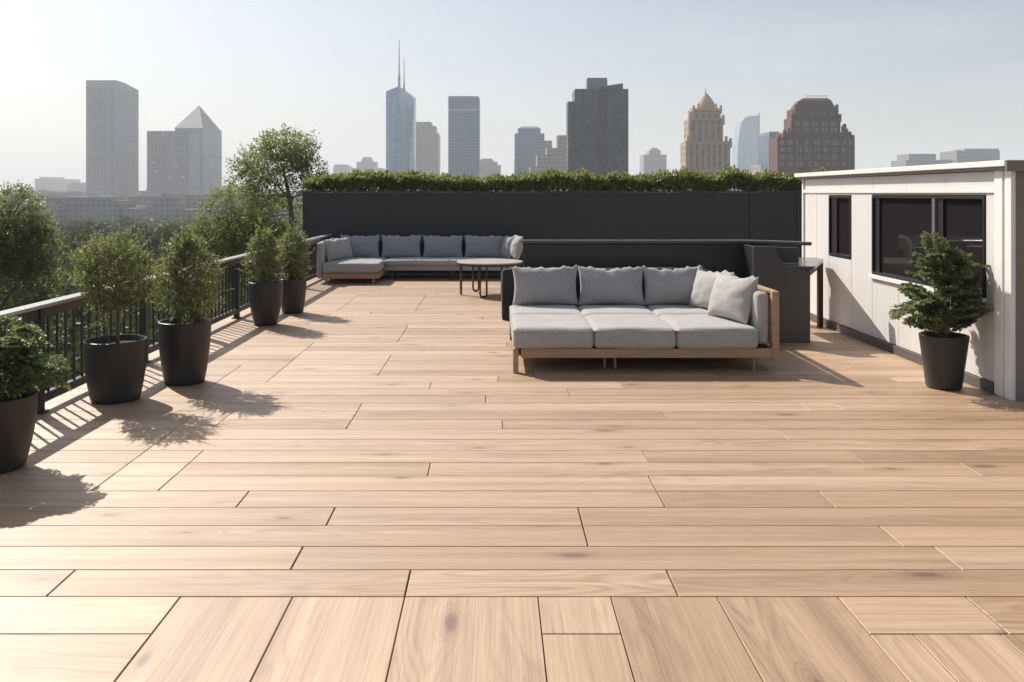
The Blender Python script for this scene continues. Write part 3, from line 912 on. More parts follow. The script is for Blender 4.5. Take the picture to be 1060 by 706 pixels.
# ------------------------------------------------------------------ potted plants
def pot_parts(root, x, y, h, r_top, r_bot, mat, shape='curve'):
    pr = []
    for k in range(13):
        t_ = k / 12
        if shape == 'curve':
            rr_ = r_bot + (r_top - r_bot) * (1 - (1 - t_) ** 1.9)
        else:
            rr_ = r_bot + (r_top - r_bot) * t_
        pr.append((rr_, 0.001 + h * t_))
    pr[0] = (pr[0][0] - 0.012, 0.001)
    pr.insert(1, (pr[1][0] * 0.35 + (pr[0][0] + 0.010) * 0.65, 0.014))
    pr += [(r_top - 0.006, h + 0.006), (r_top - 0.016, h + 0.006), (r_top - 0.022, h - 0.004), (r_top - 0.035, h - 0.09)]
    m_ = MB(); m_.lathe(pr, x, y, 56)
    p_ = m_.build('pot', mat, root, smooth=True, angle=50)
    m_ = MB()
    vs, fs = [], []
    for j in range(6):
        for k in range(28):
            rr_ = (r_top - 0.028) * j / 5
            vs.append((x + rr_ * math.cos(k * math.pi / 14), y + rr_ * math.sin(k * math.pi / 14), h - 0.045 + 0.012 * mnoise.noise(Vector((rr_ * 30, k, x)))))
    for j in range(5):
        for k in range(28):
            fs.append((j * 28 + k, j * 28 + (k + 1) % 28, (j + 1) * 28 + (k + 1) % 28, (j + 1) * 28 + k))
    m_.add(vs, fs)
    m_.build('soil', M['soil'], p_, smooth='all')


def bushy_tree(label, x, y, pot, crown, n_twig, seed, leaf=(0.018, 0.034), stems=5, warm=False, cone=0.0, group='potted shrubs along the railing'):
    """pot=(h, r_top, r_bot); crown=(cx, cy, cz, rx, ry, rz)"""
    rr = random.Random(seed)
    root = thing('potted_shrub', (x, y, 0), label, 'potted plant', group)
    pot_parts(root, x, y, *pot, M['pot_warm'] if warm else M['pot'])
    cx, cy, cz, ax, ay, az = crown
    st, P, D, L = MB(), [], [], []
    h = pot[0]
    mains = []
    for k in range(stems):
        a = rr.uniform(0, 2 * math.pi)
        b0 = Vector((x + 0.05 * math.cos(a), y + 0.05 * math.sin(a), h - 0.06))
        top = Vector((cx + ax * 0.45 * math.cos(a), cy + ay * 0.45 * math.sin(a), cz + az * rr.uniform(0.1, 0.75)))
        mid = b0.lerp(top, 0.45) + Vector((rr.uniform(-.02, .02), rr.uniform(-.02, .02), 0.02))
        st.tube([b0, mid, top], [0.010, 0.008, 0.003], 6)
        mains.append((b0, mid, top))
    for k in range(n_twig):
        while True:
            d = Vector((rr.uniform(-1, 1), rr.uniform(-1, 1), rr.uniform(-1, 1)))
            if 0.04 < d.length < 1:
                break
        rad = d.length ** 0.55
        d.normalize()
        sc_ = 1 - cone * max(0, d.z * rad)
        lump = 1 + 0.34 * mnoise.noise(Vector((d.x * 2.1 + seed, d.y * 2.1, d.z * 2.1))) + 0.20 * mnoise.noise(d * 5 + Vector((seed, 0, 0)))
        tip = Vector((cx + ax * d.x * rad * sc_ * lump, cy + ay * d.y * rad * sc_ * lump, cz + az * d.z * rad * lump))
        m0, m1, m2 = mains[k % stems]
        t_ = max(0.15, min(1, (tip.z - m1.z) / max(0.05, m2.z - m1.z) - 0.25))
        org = m1.lerp(m2, t_)
        mid = org.lerp(tip, 0.55) + Vector((0, 0, 0.03))
        if k % 3 == 0:
            st.tube([org, mid, tip], [0.0035, 0.0025, 0.0012], 4, cap=False)
        out = (tip - org).normalized()
        tl = rr.uniform(0.06, 0.13) * (1.9 if k % 9 == 0 else 1.0)
        tip = tip + out * (tl * 0.45 if k % 9 == 0 else 0.0)
        e = (out * 0.8 + Vector((rr.uniform(-.5, .5), rr.uniform(-.5, .5), rr.uniform(-.15, .75)))).normalized()
        nl = rr.randint(11, 18)
        for q in range(nl):
            f_ = q / nl
            p_ = tip + e * tl * (f_ - 0.55)
            P.append(p_)
            D.append(e * 0.8 + Vector((rr.gauss(0, 1), rr.gauss(0, 1), rr.gauss(0, 1))) * 0.55)
            L.append(rr.uniform(*leaf) * (1.15 - 0.5 * f_))
    st.build('stems', M['stem'], root, smooth='all')
    lf = MB()
    leaf_quads(lf, P, D, L, 0.21)
    lf.build('foliage', M['leaf_fine'], root)
    return root


def frond_plant(label, x, y, pot, fronds, seed, shape, group=None, big=1.0):
    """arching divided fronds; fronds = list of (base, direction, length, droop)"""
    rr = random.Random(seed)
    root = thing('potted_fern', (x, y, 0), label, 'potted plant', group)
    pot_parts(root, x, y, *pot, M['pot_warm'], shape)
    st, P, D, L = MB(), [], [], []
    for base, dr, ln, droop in fronds:
        p = Vector(base)
        d = Vector(dr).normalized()
        side = d.cross(Vector((0, 0, 1)))
        side = side.normalized() if side.length > 0.05 else Vector((1, 0, 0))
        side = (side + Vector((rr.uniform(-.4, .4), rr.uniform(-.4, .4), rr.uniform(-.4, .4)))).normalized()
        n_ = 15
        pts = [p.copy()]
        for i in range(n_):
            d = (d + Vector((0, 0, -droop / n_))).normalized()
            p = p + d * ln / n_
            pts.append(p.copy())
            if i < 3:
                continue
            t_ = i / n_
            wl = ln * 0.42 * math.sin(math.pi * (0.18 + 0.80 * t_)) ** 0.8
            for s in (-1, 1):
                bd = (side * s + d * 0.75 + Vector((0, 0, rr.uniform(-.15, .25)))).normalized()
                nseg = max(2, int(wl / (0.014 * big)))
                for q in range(nseg):
                    pp = p + bd * wl * (q + 0.3) / nseg
                    for s2 in (-1, 1):
                        ld = bd * 0.8 + d * 0.8 * s2 + Vector((rr.gauss(0, .25), rr.gauss(0, .25), rr.gauss(0, .25)))
                        P.append(pp); D.append(ld); L.append(rr.uniform(0.020, 0.034) * big * (1.1 - 0.5 * q / nseg))
        st.tube(pts, [0.004 - 0.003 * i / len(pts) for i in range(len(pts))], 5, cap=False)
    st.build('stems', M['stem'], root, smooth='all')
    lf = MB()
    leaf_quads(lf, P, D, L, 0.27)
    lf.build('foliage', M['leaf_fern'], root)
    return root


GP = 'potted shrubs along the railing'
p1 = (-3.40, 7.80)
bushy_tree('round leafy shrub in the squat charcoal pot, second planter from the camera along the railing', *p1, (0.535, 0.268, 0.205), (p1[0] - 0.02, p1[1] - 0.02, Z(284, 7.75), 0.34, 0.34, 0.36), 820, 3, leaf=(0.020, 0.038), stems=4)
p2 = (-3.03, 8.50)
bushy_tree('upright shrub with a pointed top in the tall charcoal pot, middle of the railing planters', *p2, (0.60, 0.248, 0.185), (p2[0] + 0.01, p2[1], Z(284, 8.5), 0.31, 0.31, 0.45), 820, 7, leaf=(0.020, 0.038), stems=6, cone=0.6)
p3 = (X(275, 12.25), 12.25)
bushy_tree('slim upright shrub in a tapered pot, its foliage touching the shrub behind', *p3, (0.60, 0.24, 0.155), (p3[0] - 0.03, p3[1], Z(266, 12.2), 0.235, 0.25, 0.42), 500, 12, leaf=(0.026, 0.046), stems=5, warm=True, cone=0.3)
p4 = (X(303, 13.45), 13.45)
bushy_tree('farthest potted shrub by the railing, half hidden behind the tapered pot', *p4, (0.53, 0.21, 0.16), (p4[0] + 0.0, p4[1], Z(263, 13.4), 0.25, 0.25, 0.39), 500, 17, leaf=(0.026, 0.046), stems=5, warm=True, cone=0.3)

# right-hand fern beside the shed
rr = random.Random(21)
p5 = (X(977, 8.28), 8.28)
fr_ = []
ph5 = 0.50
for k in range(120):
    a = rr.uniform(0, 2 * math.pi)
    hgt_ = rr.random()
    zz = ph5 - 0.02 + hgt_ * 0.72
    ax_ = 0.04 + 0.12 * math.sin(math.pi * min(1, 0.25 + 0.7 * hgt_)) * rr.random()
    el = rr.uniform(0.55, 1.9)
    ln = rr.uniform(0.20, 0.29) * (1.0 - 0.20 * hgt_ ** 2)
    fr_.append(((p5[0] - 0.03 * hgt_ + ax_ * math.cos(a), p5[1] + ax_ * math.sin(a), zz), (math.cos(a), math.sin(a), el), ln, rr.uniform(0.3, 1.1)))
fr_.append(((p5[0] - 0.05, p5[1] - 0.05, 0.80), (-1, -0.25, 0.35), 0.50, 0.9))
fr_.append(((p5[0] - 0.05, p5[1] - 0.02, 0.76), (-1, -0.1, 0.25), 0.46, 0.8))
fr_.append(((p5[0] - 0.05, p5[1], 1.15), (-0.25, -0.2, 1), 0.36, 0.9))
fr_.append(((p5[0] + 0.04, p5[1], 1.0), (0.7, -0.2, 1), 0.38, 1.2))
fr_ = [f_ for f_ in fr_ if not (f_[0][0] + f_[1][0] * f_[2] > SXW + 0.02)]
pl5 = frond_plant('dark green lacy fern in a tapered black pot beside the cream shed', *p5, (ph5, 0.218, 0.155), fr_, 22, 'cone', big=1.75)
mb = MB()
for k in range(7):
    a = k * 0.9
    mb.tube([(p5[0] + 0.03 * math.cos(a), p5[1] + 0.03 * math.sin(a), ph5 - 0.06), (p5[0] + 0.07 * math.cos(a), p5[1] + 0.07 * math.sin(a), ph5 + 0.35), (p5[0] - 0.03 + 0.08 * math.cos(a), p5[1] + 0.08 * math.sin(a), ph5 + 0.66)], [0.009, 0.007, 0.003], 6)
mb.build('stalks', M['stem'], pl5, smooth='all')

# fern cut by the left edge of the photograph
rr = random.Random(33)
p0 = (X(-6, 5.85), 5.85)
fr_ = []
ph0 = 0.49
for k in range(85):
    a = rr.uniform(0, 2 * math.pi)
    hgt_ = rr.random()
    fr_.append(((p0[0] + 0.06 * math.cos(a), p0[1] + 0.06 * math.sin(a), ph0 + 0.02 + 0.40 * hgt_), (math.cos(a), math.sin(a), rr.uniform(0.2, 1.1)), rr.uniform(0.24, 0.36) * (1 - 0.25 * hgt_), rr.uniform(0.7, 1.5)))
for dz in (0.60, 0.66, 0.70, 0.74):
    fr_.append(((p0[0] + 0.05, p0[1] - 0.02, dz), (1, -0.08 + rr.uniform(-.2, .2), 0.30), 0.44, 0.75))
pl0 = frond_plant('drooping fern in a brown-black pot cut off by the left edge of the photograph', *p0, (ph0, 0.262, 0.185), fr_, 34, 'curve', big=1.35)
mb = MB()
for k in range(6):
    a = k * 1.05
    mb.tube([(p0[0] + 0.03 * math.cos(a), p0[1] + 0.03 * math.sin(a), ph0 - 0.06), (p0[0] + 0.07 * math.cos(a), p0[1] + 0.07 * math.sin(a), ph0 + 0.25), (p0[0] + 0.09 * math.cos(a), p0[1] + 0.09 * math.sin(a), ph0 + 0.45)], [0.008, 0.006, 0.003], 6)
mb.build('stalks', M['stem'], pl0, smooth='all')


# ------------------------------------------------------------------ trees beyond the railing
def big_tree(label, trunk, lobes, seed, leaf=(0.06, 0.13), mat='leaf_tree', bark='bark', trunk_r=0.16, group='trees beyond the railing'):
    """trunk = points from the ground up; lobes = (x, y, z, rx, ry, rz, twigs)"""
    rr = random.Random(seed)
    root = thing('tree', (trunk[0][0], trunk[0][1], GROUND), label, 'tree', group)
    tk = MB()
    n_ = len(trunk)
    tk.tube(trunk, [trunk_r * (1.6 - 1.15 * i / (n_ - 1)) for i in range(n_)], 10)
    P, D, L = [], [], []
    for (x, y, z, ax, ay, az, nt_) in lobes:
        c = Vector((x, y, z))
        base = min((Vector(p) for p in trunk), key=lambda p: (p - c).length + (3 if p.z > c.z else 0))
        mid = base.lerp(c, 0.55) + Vector((rr.uniform(-.1, .1), rr.uniform(-.1, .1), 0.1))
        tk.tube([base, mid, c], [trunk_r * 0.35, trunk_r * 0.24, trunk_r * 0.1], 7)
        for k in range(nt_):
            while True:
                d = Vector((rr.uniform(-1, 1), rr.uniform(-1, 1), rr.uniform(-1, 1)))
                if 0.05 < d.length < 1:
                    break
            rad = d.length ** 0.4
            d.normalize()
            lump = 1 + 0.34 * mnoise.noise(d * 2.4 + Vector((seed, x, z))) + 0.16 * mnoise.noise(d * 6 + Vector((seed, z, 0)))
            if mnoise.noise(d * 3.6 + Vector((x, seed * 2, rad))) < -0.32:
                continue
            tip = c + Vector((ax * d.x, ay * d.y, az * d.z)) * rad * lump
            e = (d * 0.7 + Vector((rr.uniform(-.5, .5), rr.uniform(-.5, .5), rr.uniform(-.5, .4)))).normalized()
            if k % 6 == 0:
                tk.tube([c.lerp(tip, 0.15), c.lerp(tip, 0.6) + Vector((0, 0, 0.05 * az)), tip], [trunk_r * 0.09, trunk_r * 0.06, trunk_r * 0.025], 4, cap=False)
            tl = rr.uniform(0.8, 1.6) * leaf[1] * 2.2
            for q in range(rr.randint(10, 16)):
                P.append(tip + e * tl * (q / 12 - 0.5) + Vector((rr.gauss(0, 1), rr.gauss(0, 1), rr.gauss(0, .6))) * leaf[1] * 0.5)
                D.append(e * 0.6 + Vector((rr.gauss(0, 1), rr.gauss(0, 1), rr.gauss(-.25, .8))) * 0.6)
                L.append(rr.uniform(*leaf))
    tk.build('trunk', M[bark], root, smooth='all')
    lf = MB()
    leaf_quads(lf, P, D, L, 0.27)
    lf.build('crown', M[mat], root)
    return root


def at(px, py, Y):
    return (X(px, Y), Y, Z(py, Y))


def lobe(px, py, Y, rpx, rpy, nt_, deep=1.0):
    x, y, z = at(px, py, Y)
    s = Y / FPX
    return (x, y, z, rpx * s, rpx * s * deep, rpy * s, nt_)


T = 22.5
b = at(303, 240, T)
big_tree('airy tree with branching pale trunk rising above the left end of the charcoal wall',
         [(b[0] + 0.1, T, GROUND), (b[0] + 0.1, T, -4), (b[0], T, b[2]), at(300, 205, T), at(294, 180, T)],
         [lobe(286, 168, T, 35, 25, 430), lobe(262, 181, T, 24, 21, 230), lobe(316, 176, T, 21, 23, 220), lobe(298, 151, T, 28, 16, 220), lobe(318, 205, T, 12, 14, 60), lobe(274, 205, T, 24, 15, 150)], 5,
         leaf=(0.04, 0.085), trunk_r=0.075)
T = 25.5
b = at(238, 300, T)
big_tree('full bushy tree just past the railing, behind the pair of touching potted shrubs',
         [(b[0], T, GROUND), (b[0], T, -5), b, at(240, 260, T)],
         [lobe(243, 224, T, 36, 32, 620), lobe(222, 258, T, 28, 32, 480), lobe(262, 254, T, 36, 34, 560), lobe(240, 300, T, 44, 34, 380), lobe(284, 222, T, 28, 24, 330)], 6,
         leaf=(0.045, 0.09), trunk_r=0.13)
T = 24.0
b = at(-5, 330, T)
big_tree('large rounded tree cut off by the left edge, its crown above the handrail',
         [(b[0], T, GROUND), (b[0], T, -5), b, at(-4, 280, T)],
         [lobe(8, 230, T, 38, 36, 620), lobe(26, 256, T, 32, 34, 560), lobe(-14, 262, T, 42, 44, 480), lobe(22, 294, T, 36, 32, 460), lobe(-25, 305, T, 40, 36, 200), lobe(40, 330, T, 26, 30, 150)], 8,
         leaf=(0.05, 0.10), trunk_r=0.16)

# the treetops below the deck, one unbroken mass
mb = MB()
P, D, L = [], [], []
rr = random.Random(3)
for k in range(330):
    y = 13 + 590 * rr.random() ** 1.8
    x = rr.uniform(-0.85 * y - 8, -5.6 - 0.12 * y)
    r_ = rr.uniform(2.4, 4.6) * (1 + y / 260)
    z = -4.6 - r_ * 0.85 + rr.uniform(-2.0, 0.5) - 0.022 * max(0, y - 130)
    if x + r_ > -5.0:
        x = -5.0 - r_
    for q in range(560):
        d = Vector((rr.gauss(0, 1), rr.gauss(0, 1), rr.gauss(0.35, 1))).normalized()
        lump = 1 + 0.3 * mnoise.noise(d * 2.5 + Vector((k, 0, 0)))
        P.append(Vector((x, y, z)) + Vector((d.x, d.y, d.z * 0.8)) * r_ * lump * rr.uniform(0.8, 1.0))
        D.append(d * 0.5 + Vector((rr.gauss(0, 1), rr.gauss(0, 1), rr.gauss(0, 1))) * 0.7)
        L.append(rr.uniform(0.25, 0.5) * (1 + y / 110))
leaf_quads(mb, P, D, L, 0.34)
tag(mb.build('treetops', M['leaf_wood']), kind='stuff')

# ------------------------------------------------------------------ skyline
F = {}
F['grey_band'] = facade('grey_banded_tower', (0.155, 0.165, 0.19), (0.075, 0.085, 0.105), 5.0, 4.0, 0.22, 0.42, big=6)
F['grey_grid'] = facade('grey_grid_tower', (0.145, 0.155, 0.175), (0.065, 0.075, 0.092), 4.5, 3.8, 0.3, 0.35, pale_share=0.03, big=7)
F['slate'] = facade('slate_tower', (0.135, 0.148, 0.172), (0.052, 0.064, 0.082), 4.5, 4.0, 0.35, 0.3, big=5)
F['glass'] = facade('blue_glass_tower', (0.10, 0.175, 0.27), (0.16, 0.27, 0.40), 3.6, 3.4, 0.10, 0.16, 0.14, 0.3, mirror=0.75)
F['glass2'] = facade('steel_glass_tower', (0.085, 0.135, 0.205), (0.11, 0.18, 0.275), 3.4, 3.4, 0.14, 0.22, 0.16, 0.3, mirror=0.7)
F['tan'] = facade('tan_stone_tower', (0.33, 0.295, 0.26), (0.17, 0.155, 0.145), 4.4, 4.0, 0.45, 0.4)
F['dark'] = facade('dark_curtain_wall', (0.056, 0.061, 0.074), (0.060, 0.070, 0.090), 2.6, 3.2, 0.2, 0.3, 0.2, 0.8, pale_share=0.01, mirror=0.5)
F['dark2'] = facade('dark_recessed_bay', (0.028, 0.030, 0.036), (0.02, 0.022, 0.028), 2.6, 3.2, 0.2, 0.25, 0.2)
F['beige'] = facade('ornate_stone', (0.44, 0.315, 0.205), (0.17, 0.13, 0.11), 4.6, 4.4, 0.5, 0.4, 0.5)
F['beige_plain'] = simple('carved_stone', (0.46, 0.325, 0.205), 0.8, 0.25, 0.15)
F['brick'] = facade('red_brown_brick', (0.118, 0.052, 0.043), (0.115, 0.085, 0.08), 5.0, 4.6, 0.9, 0.9, 0.5)
F['brick_plain'] = simple('brown_brickwork', (0.122, 0.056, 0.046), 0.85, 0.3, 0.12)
F['win'] = simple('old_window_glass', (0.27, 0.22, 0.20), 0.3, 0.5, 0.05)
F['win_dark'] = simple('darker_window_glass', (0.17, 0.13, 0.115), 0.3, 0.5, 0.05)  # the darker of the two window tones
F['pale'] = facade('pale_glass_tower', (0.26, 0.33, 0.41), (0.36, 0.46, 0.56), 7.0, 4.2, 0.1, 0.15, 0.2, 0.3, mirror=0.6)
F['grey_plain'] = simple('roof_plant_cladding', (0.24, 0.245, 0.26), 0.7, 0.2, 0.1)
F['grey_dark'] = simple('dark_roof_edge', (0.09, 0.09, 0.10), 0.7, 0.2, 0.1)
F['grey_stone'] = facade('grey_stone_block', (0.25, 0.245, 0.24), (0.15, 0.15, 0.152), 4.0, 3.8, 0.4, 0.4)
F['slate_roof'] = simple('pyramid_roof_slate', (0.10, 0.107, 0.125), 0.6, 0.2, 0.1)
F['steel'] = simple('mast_steel', (0.3, 0.31, 0.33), 0.4, 0.1, 1, metal=0.7)


def frustum(mb_, bot, top, z0, z1):
    """walls with metre UVs from one ring of corners to another, plus a lid"""
    n_ = len(bot)
    u = 0.0
    for i in range(n_):
        j = (i + 1) % n_
        ln = math.dist(bot[i], bot[j])
        k = mb_.add([(*bot[i], z0), (*bot[j], z0), (*top[j], z1), (*top[i], z1)], [(0, 1, 2, 3)])
        mb_.uv[k] = [(u, z0 + 40), (u + ln, z0 + 40), (u + ln, z1 + 40), (u, z1 + 40)]
        u += ln
    k = mb_.add([(*p, z1) for p in top], [tuple(range(n_))])
    mb_.uv[k] = [(0, 0)] * n_


def rect(x0, x1, y0, y1):
    return [(x0, y0), (x1, y0), (x1, y1), (x0, y1)]


def tier(root, name, mat, D_, px0, px1, ytop, zbot, depth, dy=0.0, tpx=None, ybot=None):
    """box storey block from zbot up to the photograph's ytop line"""
    Y = D_ + dy
    x0, x1 = X(px0, Y), X(px1, Y)
    z1 = Z(ytop, Y)
    m_ = MB()
    b_ = rect(x0, x1, Y, Y + depth)
    if tpx:
        t0, t1 = X(tpx[0], Y), X(tpx[1], Y)
        ins = min((t0 - x0), (x1 - t1))
        t_ = rect(t0, t1, Y + max(ins, 0), Y + depth - max(ins, 0))
    else:
        t_ = b_
    frustum(m_, b_, t_, zbot, z1)
    m_.build(name, mat, root)
    return z1


def tower(label, D_, pxc, name='skyscraper', cat='skyscraper'):
    return thing(name, (X(pxc, D_), D_, GROUND), label, cat)


def side_depth(D_, pc, p1):
    """how deep a block must be for its inner side to end at p1 when its near corner shows at pc"""
    return D_ * ((pc - CX) / (p1 - CX) - 1)


G = GROUND - 0.4
# 1-3 pale blocks, far left
t = tower('pale square block beyond the left tree, lowest and leftmost of the skyline', 2300, 49); z = tier(t, 'body', F['grey_grid'], 2300, 36, 57, 185, G, 140); tier(t, 'roof_plant', F['grey_plain'], 2300, 41, 55, 183.2, z, 60, 12)
t = tower('low pale slab filling the gap beside the leftmost square block', 2500, 65); tier(t, 'body', F['grey_plain'], 2500, 56, 72, 194.5, G, 80)
t = tower('hazy brownish block directly left of the tall flat-topped tower', 1750, 80); z = tier(t, 'body', F['tan'], 1750, 69, 91, 191, G, 90); tier(t, 'roof_plant', F['grey_plain'], 1750, 74, 90, 189, z, 50, 10)
# 4 tall tower with a chamfered top
D_ = 1250
t = tower('tallest grey tower on the left, with a sloping chamfered roof edge', D_, 115)
dp = side_depth(D_, 120, 143.5)
x0, xc = X(89, D_), X(120, D_)
zt = Z(83, D_)
m_ = MB(); frustum(m_, rect(x0, xc, D_, D_ + dp), rect(x0, xc, D_, D_ + dp), G, zt - 10); m_.build('body', F['grey_band'], t)
m_ = MB()
zb = zt - 10
m_.add([(x0, D_, zb), (xc, D_, zb), (xc, D_ + dp, zb), (x0, D_ + dp, zb), (x0, D_, zt), (xc, D_, zt), (xc, D_ + dp * 0.35, zt), (xc, D_ + dp, zt - 5), (x0, D_ + dp, zt)],
       [(0, 1, 5, 4), (1, 2, 7, 6, 5), (2, 3, 8, 7), (3, 0, 4, 8), (4, 5, 6, 7, 8)])
m_.build('crown', F['grey_plain'], t)
m_ = MB()
for k in range(4):
    xx = x0 + (xc - x0) * (0.2 + 0.27 * k)
    m_ = MB(); m_.box(xx - 0.7, xx + 0.7, D_ - 0.7, D_ - 0.003, G, zt - 12)
    m_.build('fin', F['grey_plain'], t)
# 5-6 the flat tower and the pyramid tower
D_ = 1150
t = tower('flat-topped grey tower standing in front of the pyramid-roofed one', D_, 178)
z = tier(t, 'body', F['grey_grid'], D_, 152, 196, 136.5, G, side_depth(D_, 196, 207)); tier(t, 'parapet', F['grey_plain'], D_, 152.5, 195.5, 135.5, z, 40, 1)
D_ = 1320
t = tower('grey tower with a pointed pyramid roof on the left of the skyline', D_, 205)
dp = side_depth(D_, 210, 229.5)
z = tier(t, 'body', F['slate'], D_, 181, 210, 132.5, G, dp)
m_ = MB(); xa, xb = X(180.5, D_), X(210.3, D_)
ap = ((xa + xb) / 2 , D_ + dp / 2, Z(109, D_ + dp / 2))
m_.add([(xa, D_ - 0.5, z), (xb, D_ - 0.5, z), (xb, D_ + dp + 0.5, z), (xa, D_ + dp + 0.5, z), ap], [(0, 1, 4), (1, 2, 4), (2, 3, 4), (3, 0, 4), (3, 2, 1, 0)])
m_.build('roof', F['slate_roof'], t)
m_ = MB()
for k in range(3):
    xx = xa + (xb - xa) * (0.25 + 0.25 * k)
    m_ = MB(); m_.box(xx - 0.8, xx + 0.8, D_ - 0.8, D_ - 0.003, G, z - 6)
    m_.build('fin', F['grey_plain'], t)
t = tower('short pale block right of the pyramid-roofed tower, behind the bushy tree', 2000, 236); tier(t, 'body', F['grey_stone'], 2000, 229, 246, 192, G, 70)
# low blocks at the towers' feet
lows = [(700, 56, 86, 226, 'long low hazy block below the leftmost skyline blocks', 'grey_stone'),
        (560, 90, 122, 224, 'low grey block at the foot of the tall chamfered tower', 'grey_grid'),
        (820, 120, 152, 207, 'mid-height block between the tall chamfered tower and the flat-topped tower', 'tan'),
        (600, 146, 172, 221, 'low block with a stepped roof in front of the flat-topped tower', 'grey_stone'),
        (760, 168, 196, 205, 'wider mid-height block at the foot of the flat-topped tower', 'slate'),
        (520, 186, 222, 233, 'nearest low flat-roofed block below the pyramid-roofed tower', 'tan'),
        (900, 200, 236, 212, 'low hazy block at the foot of the pyramid-roofed tower', 'grey_stone'),
        (420, 60, 104, 243, 'nearest low flat-roofed block on the left, above the treetops', 'grey_stone')]
for D_, a, b_, yt, lb, fm in lows:
    D_ = D_ * 1.25
    t = tower(lb, D_, (a + b_) / 2, 'office_block', 'building')
    z = tier(t, 'body', F[fm], D_, a, b_, yt, G, 40)
    w_ = b_ - a
    tier(t, 'roof_plant', F['grey_plain'], D_, a + w_ * 0.25, a + w_ * 0.6, yt - 900 / D_ * 3.2, z, 12, 8)
    m_ = MB(); xa, xb = X(a, D_), X(b_, D_)
    m_.box(xa, xb, D_ - 0.3, D_ + 0.3, z + 0.003, z + 1.1)
    m_.build('parapet', F['grey_plain'], t)
# the hazy sprawl of roofs between the trees and the towers
m_ = MB()
rr = random.Random(77)
for k in range(320):
    y = 600 + 2200 * rr.random() ** 1.4
    x = rr.uniform(-0.95 * y, -0.22 * y)
    w_, d_, h_ = rr.uniform(14, 46), rr.uniform(12, 40), rr.uniform(5, 14) * (1 + y / 1800)
    b_ = rect(x, x + w_, y, y + d_)
    frustum(m_, b_, b_, G, GROUND + h_)
    if rr.random() < 0.5:
        q = rect(x + w_ * 0.3, x + w_ * 0.6, y + d_ * .3, y + d_ * .7)
        frustum(m_, q, q, GROUND + h_ + 0.002, GROUND + h_ + 2.6)
tag(m_.build('distant_roofs', F['grey_stone']), kind='stuff')
# 9-10
t = tower('small pale flat block right of the airy tree, above the hedge', 2100, 353); z = tier(t, 'body', F['grey_stone'], 2100, 345, 361, 172, G, 60); tier(t, 'roof_plant', F['grey_stone'], 2100, 346, 359.5, 170.3, z, 30, 4)
t = tower('small pale stepped block left of the twin-mast glass tower', 2000, 380)
z = tier(t, 'body', F['grey_stone'], 2000, 365, 396, 174, G, 60); z = tier(t, 'upper_storey', F['grey_stone'], 2000, 369, 389, 167.5, z, 40, 5); tier(t, 'crown', F['grey_plain'], 2000, 373.5, 385.5, 162.5, z, 24, 10, (375.5, 383.5))
# 11 faceted glass tower with two masts
D_ = 1000
t = tower('tall faceted blue glass tower with two thin masts', D_, 413)
x0, x1 = X(399, D_), X(428, D_)
wd = x1 - x0
zt = Z(96, D_)
rb, rt = (X(421, D_), D_ - 4), (X(413.5, D_), D_ - 4)
Ls, Rs = (x0, D_ + 5), (x1, D_ + 9)
for nm, mt, q in (('body', 'glass', [(*Ls, G), (*rb, G), (*rt, Z(89.5, D_)), (*Ls, Z(94, D_))]), ('facet', 'pale', [(*rb, G), (*Rs, G), (*Rs, Z(101, D_)), (*rt, Z(89.5, D_))])):  # right facet given paler glass to imitate how its face is shaded
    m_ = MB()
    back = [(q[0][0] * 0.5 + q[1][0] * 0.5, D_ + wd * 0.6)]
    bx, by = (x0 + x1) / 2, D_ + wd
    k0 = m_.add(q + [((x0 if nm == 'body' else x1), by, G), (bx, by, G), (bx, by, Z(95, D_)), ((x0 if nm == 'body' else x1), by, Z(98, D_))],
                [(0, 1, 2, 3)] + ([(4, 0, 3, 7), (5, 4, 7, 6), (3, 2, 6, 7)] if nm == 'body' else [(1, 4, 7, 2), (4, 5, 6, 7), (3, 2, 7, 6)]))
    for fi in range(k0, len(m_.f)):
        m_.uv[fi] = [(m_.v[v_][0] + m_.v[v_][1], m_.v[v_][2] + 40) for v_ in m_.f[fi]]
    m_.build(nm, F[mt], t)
for px, yt, yb, r_ in ((413.2, 41, 91, 1.1), (418.3, 60, 95, 0.9)):
    m_ = MB(); xx = X(px, D_ + 8); zz0, zz1 = Z(yb, D_ + 8) - 4, Z(yt, D_ + 8)
    m_.tube([(xx, D_ + 8, zz0), (xx, D_ + 8, zz0 + (zz1 - zz0) * 0.3), (xx, D_ + 8, zz0 + (zz1 - zz0) * 0.32), (xx, D_ + 8, zz1)], [r_ * 1.5, r_ * 1.3, r_ * 0.8, r_ * 0.35], 8)
    m_.build('mast', F['steel'], t)
# 12
D_ = 1380
t = tower('beige stone tower with a stepped top, right of the twin-mast tower', D_, 440)
z = tier(t, 'body', F['tan'], D_, 426, 454, 138, G, 45); z = tier(t, 'upper_storey', F['tan'], D_, 427.5, 451, 130.5, z, 40, 3); tier(t, 'crown', F['tan'], D_, 429.5, 447.5, 126, z, 34, 6, (431, 446))
# 13
D_ = 980
t = tower('blue glass tower with a pale band near its flat top', D_, 480)
dp = 34
z = tier(t, 'body', F['glass2'], D_, 464, 496.5, 114.5, G, dp); z = tier(t, 'band', F['pale'], D_, 464.3, 496.2, 112.8, z, dp - 1, 0.6); z = tier(t, 'upper_storey', F['glass2'], D_, 464, 496.5, 102, z, dp)
tier(t, 'crown', F['grey_plain'], D_, 464, 496.5, 99.5, z, dp, 0, (464.2, 495))
